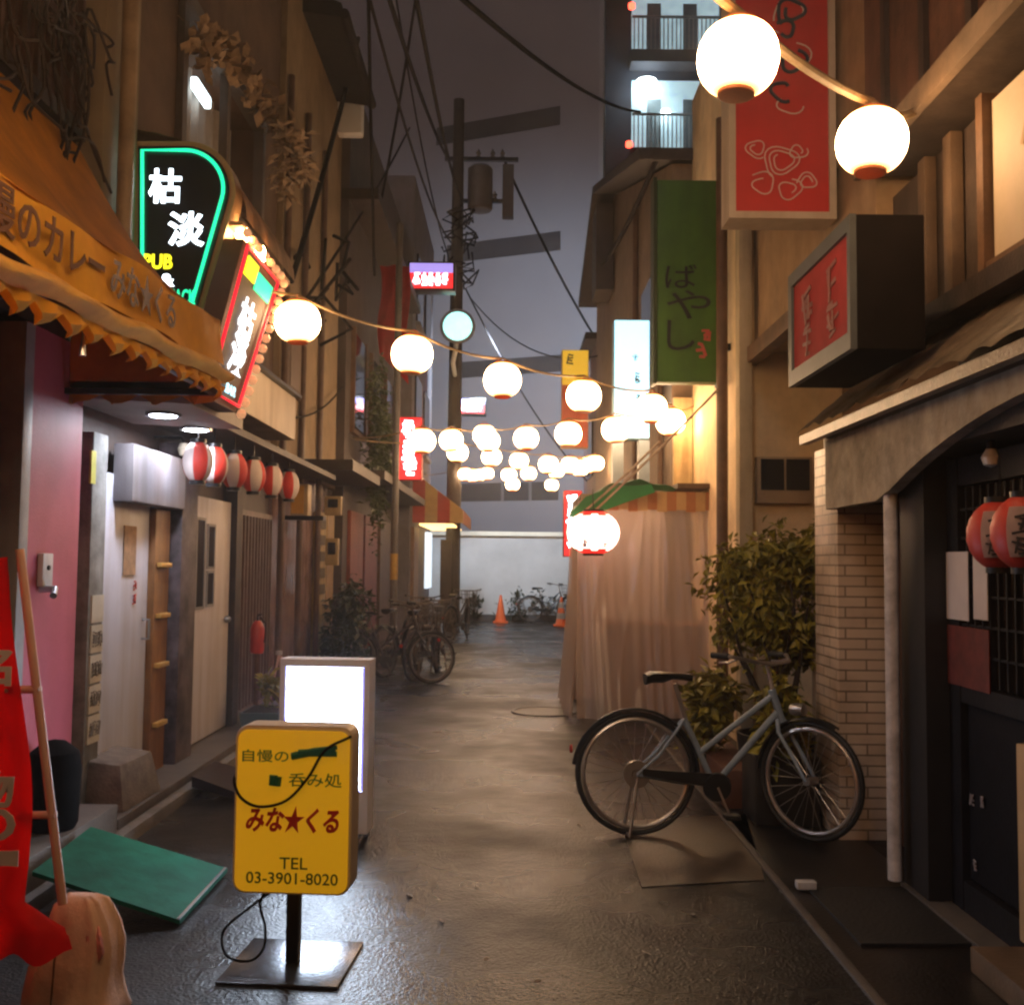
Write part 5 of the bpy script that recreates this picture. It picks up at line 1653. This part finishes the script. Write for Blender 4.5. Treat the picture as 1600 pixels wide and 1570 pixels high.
# ------------------------------------------------------------------ plants on the right
leaf1 = M_leaf('plant leaf', (.040, .050, .006), (.46, .38, .05))
pl = thing('potted_shrub', 'leafy green shrub in a dark planter between the stall and the tiled pillar', 'plant', (1.72, 6.7, 0))
mb = foliage((1.72, 6.75, 1.28), (.46, .36, .46), 5200, .078, 31, clumps=26, droop=.9)
mb.build('crown', leaf1, pl)
foliage((2.02, 6.4, 1.58), (.20, .22, .32), 1300, .09, 32, clumps=12, droop=.6).build('crown', leaf1, pl)
st_ = MB()
rn = random.Random(9)
for k in range(7):
    b_ = Vector((1.72 + rn.uniform(-.08, .08), 6.7 + rn.uniform(-.08, .08), .38))
    e_ = Vector((1.65 + rn.uniform(-.32, .4), 6.7 + rn.uniform(-.3, .3), 1.1 + rn.uniform(0, .5)))
    m_ = (b_ + e_) / 2 + Vector((rn.uniform(-.08, .08), rn.uniform(-.08, .08), .05))
    st_.tube([b_, m_, e_], [.014, .011, .006], 7)
st_.build('stems', dark_wood, pl)
MB().lathe([(0, 0), (.20, 0), (.25, .42), (.23, .42), (.22, .36), (0, .36)], (1.72, 6.7, .004), 20).build('pot', M('black planter', (.016, .014, .013), .5, .3, 5, .1), pl)
pl2 = thing('yellow_shrub', 'low yellowish plant in a terracotta trough behind the bicycle frame', 'plant', (1.42, 7.3, 0))
foliage((1.40, 7.25, .50), (.20, .35, .30), 600, .12, 34, clumps=10).build('crown', M_leaf('yellow leaf', (.10, .09, .015), (.42, .34, .05)), pl2)
MB().box(1.33, 1.58, 6.4, 7.7, .005, .24).build('trough', M('terracotta', (.13, .05, .028), .6, .2, 5, .1), pl2, bevel=.012)
pl3 = thing('low_shrub', 'dark low plant in black pot beside the front wheel of the bicycle', 'plant', (1.62, 6.1, 0))
foliage((1.62, 6.1, .62), (.22, .2, .3), 500, .13, 35, clumps=9).build('crown', leaf1, pl3)
MB().box(1.42, 1.80, 5.98, 6.35, .005, .40).build('pot', MATS['black planter'], pl3, bevel=.02)
# door mat at the restaurant
q = [gnd(1262, 1392), gnd(1425, 1390), gnd(1530, 1480), gnd(1345, 1480)]
o = MB().prism([(p.x, p.y, .005) for p in q], (0, 0, .012)).build('door_mat', M('black rubber mat', (.010, .009, .010), .6, .3, 60, .4))
tag(o, 'black rubber mat lying before the restaurant door', 'mat')
c = gnd(1258, 1393)
o = MB().box(c.x - .04, c.x + .05, c.y - .02, c.y + .03, .013, .05).build('pale_bracket', white_paint, bevel=.008)
tag(o, 'small pale block lying at the corner of the black door mat', 'block')

# ------------------------------------------------------------------ yellow standing sign
ys = thing('standing_sign', 'yellow standing sign with red and green writing on a black post', 'sign', (-.80, 3.92, 0), rz=R(-4))
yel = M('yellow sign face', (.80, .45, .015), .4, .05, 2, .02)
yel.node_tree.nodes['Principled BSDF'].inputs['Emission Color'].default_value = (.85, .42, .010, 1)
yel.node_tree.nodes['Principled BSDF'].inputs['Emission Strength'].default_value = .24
def rrect(x0, x1, z0, z1, r, y, n=6):
    pts = []
    for cx, cz, a0 in ((x1 - r, z0 + r, -PI / 2), (x1 - r, z1 - r, 0), (x0 + r, z1 - r, PI / 2), (x0 + r, z0 + r, PI)):
        for k in range(n + 1):
            a = a0 + PI / 2 * k / n
            pts.append((cx + r * math.cos(a), y, cz + r * math.sin(a)))
    return pts
MB().prism(rrect(-.222, .222, .27, .885, .045, -.05), (0, .12, 0)).build('casing', M('beige casing', (.58, .46, .30), .45, .12, 4, .05), ys, world=False, bevel=.004)
MB().prism(rrect(-.212, .212, .278, .870, .04, -.058), (0, .0075, 0)).build('face', yel, ys, world=False)
gr = M('green lettering', (.03, .17, .035), .6, .2, 5, 0)
dgr = M('dark green lettering', (.05, .13, .03), .6, .2, 5, 0)
rdl = M('red lettering', (.62, .02, .015), .5, .08, 5, 0)
scr = M('green marker scribble', (.008, .14, .07), .6, .2, 8, 0)
def yt(s_, x, z, w, h, m, **k):
    return text(s_, (x, -.059, z), X, k.pop('up', Z), w, h, m, ys, world=False, depth=.0025, **k)
yt('自慢の', -.105, .775, .175, .045, gr, bold=.004)
yt('呑み処', .085, .69, .20, .05, gr, bold=.004)
yt('みな★くる', .005, .545, .35, .10, rdl, bold=.035, up=Vector((.16, 0, 1)))
yt('TEL', .01, .385, .105, .042, dgr, bold=.004)
yt('03-3901-8020', .005, .330, .345, .042, dgr, bold=.006)
mb = MB()
mb.tube([(-.005, -.0605, .775), (.06, -.0605, .787), (.165, -.0605, .787)], [.014, .012, .010], 6)
mb.tube([(0, -.0605, .785), (.08, -.0605, .797), (.165, -.0605, .812)], [.006, .012, .008], 6)
mb.tube([(.02, -.0605, .79), (.16, -.0605, .80)], .011, 6)
mb.tube([(-.075, -.0605, .668), (-.072, -.0605, .705)], .016, 6)
mb.tube([(-.058, -.0605, .666), (-.055, -.0605, .70)], .014, 6)
mb.build('scribble', scr, ys, world=False)
MB().box(-.024, .024, -.024, .024, .012, .27).build('post', black_metal, ys, world=False, bevel=.003)
bp = MB().hexa([(-.22, -.215, .0), (.22, -.215, .0), (.22, .215, .0), (-.22, .215, .0)], [(-.22, -.215, .011), (.22, -.215, .011), (.22, .215, .011), (-.22, .215, .011)])
bp.build('base_plate', M('dark steel plate', (.055, .06, .07), .22, .4, 12, .1, metal=.6), ys, world=False, bevel=.002)
MB().tube(smooth_pts([(.215, -.03, .85), (.20, -.066, .845), (.12, -.07, .80), (.06, -.07, .70), (-.02, -.07, .615), (-.12, -.07, .59), (-.19, -.07, .62), (-.22, -.066, .68), (-.235, .02, .70)]), .0055, 8).build('cord', cable_m, ys, world=False)
MB().tube(smooth_pts([(-.10, .05, .28), (-.13, .0, .22), (-.10, -.03, .14), (-.09, -.08, .08), (-.13, -.12, .05), (-.22, -.10, .06), (-.25, -.05, .13), (-.17, 0, .20), (-.07, .03, .27)]), .005, 8).build('lower_cord', cable_m, ys, world=False)

# white standing light box
ws = thing('light_box_sign', 'white glowing standing light box behind the yellow sign', 'sign', (-.99, 5.6, 0), rz=R(-5))
wf_ = M('white sign frame', (.78, .76, .78), .45, .1, 4, .04)
mb = MB()
mb.box(-.245, .245, -.06, .08, .06, .28); mb.box(-.245, .245, -.06, .08, .935, .975)
mb.box(-.245, -.215, -.06, .08, .281, .934); mb.box(.215, .245, -.06, .08, .281, .934); mb.box(-.214, .214, .0, .08, .281, .934)
mb.build('casing', wf_, ws, world=False)
MB().box(-.205, .200, -.056, -.042, .292, .925).build('panel', E('white light panel', (.70, .83, 1), 20, True), ws, world=False)
mb = MB()
mb.box(-.214, -.206, -.055, -.043, .285, .932); mb.box(.201, .214, -.055, -.043, .285, .932); mb.box(-.206, .201, -.055, -.043, .285, .291); mb.box(-.206, .201, -.055, -.043, .926, .932)
mb.build('glowing_edge', E('violet edge', (.28, .26, 1), 1.3, False), ws, world=False)
strokes([((.155, -.057, .60), .05, .06), ((.155, -.057, .52), .05, .05), ((.13, -.057, .44), .06, .05)], X, Z, E('teal writing', (.06, .33, .33), .6, False), ws, 91, world=False)
ft = MB()
for sx in (-.2, .2):
    for sy in (-.12, .14):
        ft.lathe([(0, -.012), (.03, -.012), (.03, .012), (0, .012)], (sx, sy, .03), 12, 'X')
    ft.box(sx - .02, sx + .02, -.15, .17, .045, .06)
ft.build('feet', black_metal, ws, world=False)

# green board
rp_ = thing('ramp_board', 'green sheet of board laid as a ramp against the shop step', 'ramp', (-1.7, 4.6, 0))
A_, B_ = gnd(50, 1368, .21), gnd(142, 1297, .21)
C_, D_ = gnd(355, 1362, .012), gnd(281, 1444, .012)
MB().prism([A_, D_, C_, B_], (0, 0, .018)).build('board', M('green board', (.006, .085, .048), .8, .3, 4, .15, streak=.2, spec=.12), rp_)
e1, e2 = D_ + Z * .019, C_ + Z * .019
MB().bar(e1 + Vector((-.008, 0, .002)), e2 + Vector((-.008, 0, .002)), .012, .006).build('edge_strip', steel, rp_)
# concrete block at the door, dark wedge
o = MB().hexa([(-2.36, 5.65, .131), (-2.08, 5.62, .131), (-2.07, 6.2, .131), (-2.36, 6.2, .131)], [(-2.34, 5.68, .40), (-2.12, 5.66, .38), (-2.12, 6.15, .37), (-2.34, 6.16, .40)]).build('concrete_block', M('rough concrete', (.15, .12, .10), .85, .4, 9, .5), bevel=.02)
tag(o, 'rough concrete block at the foot of the bluish white door', 'block')
q = [gnd(284, 1242, .13), gnd(372, 1240, .02), gnd(380, 1278, .02), gnd(305, 1255, .12)]
o = MB().hexa([(-2.0, 6.55, .072), (-1.55, 6.4, .0), (-1.55, 7.0, .0), (-2.0, 7.05, .072)], [(-2.0, 6.55, .14), (-1.55, 6.4, .03), (-1.55, 7.0, .03), (-2.0, 7.05, .14)]).build('rubber_wedge', M('dark rubber wedge', (.02, .016, .02), .3, .3, 6, .2))
tag(o, 'dark rubber wedge on the kerb before the white door', 'ramp')
# planter box, red can and folded stand near the brown door
pt = thing('planter_box', 'teal grey planter box before the lattice door', 'planter', (-2.0, 8.6, .07))
MB().hexa([(-.16, -.2, 0), (.14, -.2, 0), (.14, .2, 0), (-.16, .2, 0)], [(-.19, -.24, .2), (.17, -.24, .2), (.17, .24, .2), (-.19, .24, .2)]).build('box', M('teal plastic', (.06, .085, .085), .5, .2, 5, .05), pt, world=False)
MB().box(-.165, .145, -.21, .21, .195, .205).build('soil', M('soil', (.02, .015, .012), .9, .3, 20, .4), pt, world=False)
foliage((-.02, .06, .34), (.13, .18, .2), 160, .1, 37, clumps=6).build('plant', leaf1, pt, world=False)
ex = thing('fire_extinguisher', 'red fire extinguisher hanging beside the lattice door', 'fire extinguisher', (-2.2, 8.95, .70))
ex.scale = (.72, .72, .78)
MB().lathe([(0, 0), (.075, .0), (.085, .03), (.085, .27), (.06, .33), (.03, .36), (0, .36)], (0, 0, 0), 20).build('tank', M('extinguisher red', (.55, .045, .02), .35, .15, 5, 0), ex, world=False)
MB().tube([(0, 0, .36), (.0, 0, .42), (.05, -.02, .43)], .012, 8).build('valve', black_metal, ex, world=False)
MB().tube([(.03, 0, .40), (.11, -.04, .33), (.10, -.05, .12)], .010, 8).build('hose', rubber, ex, world=False)
MB().cyl((0, 0, -.73), (0, 0, 0), .03, n=10).build('stand', brown_wood, ex, world=False)
fs = thing('folding_stand', 'pale folding stand of crossed legs beside the planter box', 'stand', (-2.02, 9.0, .07))
for a_, b_ in (((-.05, -.2, .1), (0, 0, .62)), ((.05, .2, 0), (0, 0, .62)), ((.08, -.18, .0), (.02, .0, .60))):
    MB().cyl(a_, b_, .011, n=8).build('leg', M('pink beige tube', (.55, .34, .27), .5, .1, 4, 0), fs, world=False)
MB().lathe([(0, -.02), (.03, -.015), (.03, .015), (0, .02)], (0, 0, .63), 12).build('joint', white_paint, fs, world=False)

# ------------------------------------------------------------------ red banner in the foreground
fl = thing('nobori_banner', 'red banner with white characters on a pale pink leaning pole', 'banner', (-1.5, 3.35, 0))
clothr = M('banner red cloth', (.82, .012, .008), .75, .12, 3, .08)
YF = 3.30
edge = [(20, 870), (26, 900), (30, 980), (36, 1060), (42, 1130), (50, 1200), (55, 1270), (54, 1340), (50, 1400), (76, 1418), (112, 1440), (122, 1482)]
def eg(v):
    t = v * (len(edge) - 1)
    k = min(int(t), len(edge) - 2)
    f = t - k
    return edge[k][0] * (1 - f) + edge[k + 1][0] * f, edge[k][1] * (1 - f) + edge[k + 1][1] * f
def flag(u, v):
    ex_, ey_ = eg(v)
    px = -260 + (ex_ + 260) * u
    p = at(px, ey_ + (1 - u) * 14 + (8 * math.sin(u * 30) if v > .95 else 0), YF)
    p.y += .035 * math.sin(u * 16 + v * 3) + .03 * math.sin(v * 9 + u * 4) - (.06 * max(0, v - .8) * 5)
    return p
MB().grid(flag, 40, 44).build('cloth', clothr, fl, solid=.004, smooth=80)
PA, PB_ = at(31, 858, YF + .02), at(98, 1412, YF + .02)
MB().cyl(PA, PB_, .014, n=14).build('pole', M('pale pink pole', (.66, .38, .29), .5, .1, 4, .02), fl)
for v in (1080, 1275):
    t = (v - 858) / (1412 - 858)
    c = PA.lerp(PB_, t)
    MB().tube([c + X * .012, c - X * .07, c - X * .10 - Z * .004], [.014, .012, .008], 10).build('clip', MATS['pale pink pole'], fl)
wl_ = M('white banner print', (.72, .60, .58), .7, .1, 4, 0)
for s_, px, py, w, h in (('名', -12, 1040, 60, 60), ('物', -10, 1232, 62, 56), ('の', -14, 1288, 74, 52), ('ー', -16, 1340, 86, 24)):
    c = at(px, py, YF - .085)
    text(s_, c, X, Z, w / F_PX * YF, h / F_PX * YF, wl_, fl, bold=.03)
# the beige sack that weighs it down
def loft(secs, n=56, seed=1):
    rn = random.Random(seed)
    mb = MB()
    rows = []
    ph = [rn.uniform(0, 6) for _ in range(4)]
    for (cx, cy_, z, rx, ry, wob) in secs:
        row = []
        for k in range(n):
            a = 2 * PI * k / n
            f = 1 + wob * (.15 * math.sin(14 * a + ph[3] + z * 9) + .5 * math.sin(3 * a + ph[0]) + .35 * math.sin(5 * a + ph[1] + z * 4) + .2 * math.sin(9 * a + ph[2]))
            ca, sa = math.cos(a), math.sin(a)
            ca, sa = math.copysign(abs(ca) ** .5, ca), math.copysign(abs(sa) ** .5, sa)
            row.append(mb.bm.verts.new((cx + rx * f * ca, cy_ + ry * f * sa, z)))
        rows.append(row)
    for a_, b_ in zip(rows[:-1], rows[1:]):
        for k in range(n):
            mb.bm.faces.new((a_[k], a_[(k + 1) % n], b_[(k + 1) % n], b_[k]))
    mb.bm.faces.new(rows[0][::-1]); mb.bm.faces.new(rows[-1])
    return mb
c = gnd(112, 1590)
bw = thing('weight_bag', 'beige cloth bag weighing down the foot of the red banner', 'bag', (c.x, c.y, 0))
secs = [(0, 0, 0, .15, .13, .04), (.004, 0, .015, .16, .135, .05), (.0, 0, .06, .145, .125, .06), (-.004, 0, .12, .135, .115, .08), (.004, 0, .18, .132, .105, .09), (.012, 0, .24, .125, .095, .10), (.02, 0, .30, .105, .08, .12), (.018, 0, .345, .085, .065, .16), (.015, 0, .38, .07, .05, .2), (.014, 0, .395, .045, .03, .2)]
loft(secs).build('cloth', M('beige cloth', (.72, .46, .34), .8, .2, 5, .25), bw, world=False, smooth=70)
MB().tube([(-.02, -.125, .015), (-.018, -.115, .12), (-.02, -.10, .22), (-.01, -.08, .30)], .004, 6).build('seam', M('bag seam', (.16, .08, .045), .8, .2, 6, 0), bw, world=False)
loft([(.095, -.055, .20, .012, .02, .3), (.10, -.06, .24, .028, .03, .35), (.09, -.05, .29, .024, .03, .4), (.085, -.04, .325, .008, .01, .2)], 14, 5).build('pink_rag', M('pink rag', (.60, .22, .20), .8, .5, 26, .1), bw, world=False, smooth=70)

# ------------------------------------------------------------------ thin haze added to soften the lights and the distance
hz = MB().box(-62, 62, -14, 112, -1, 33).build('haze', M_haze(.0032))
hz['kind'] = 'stuff'
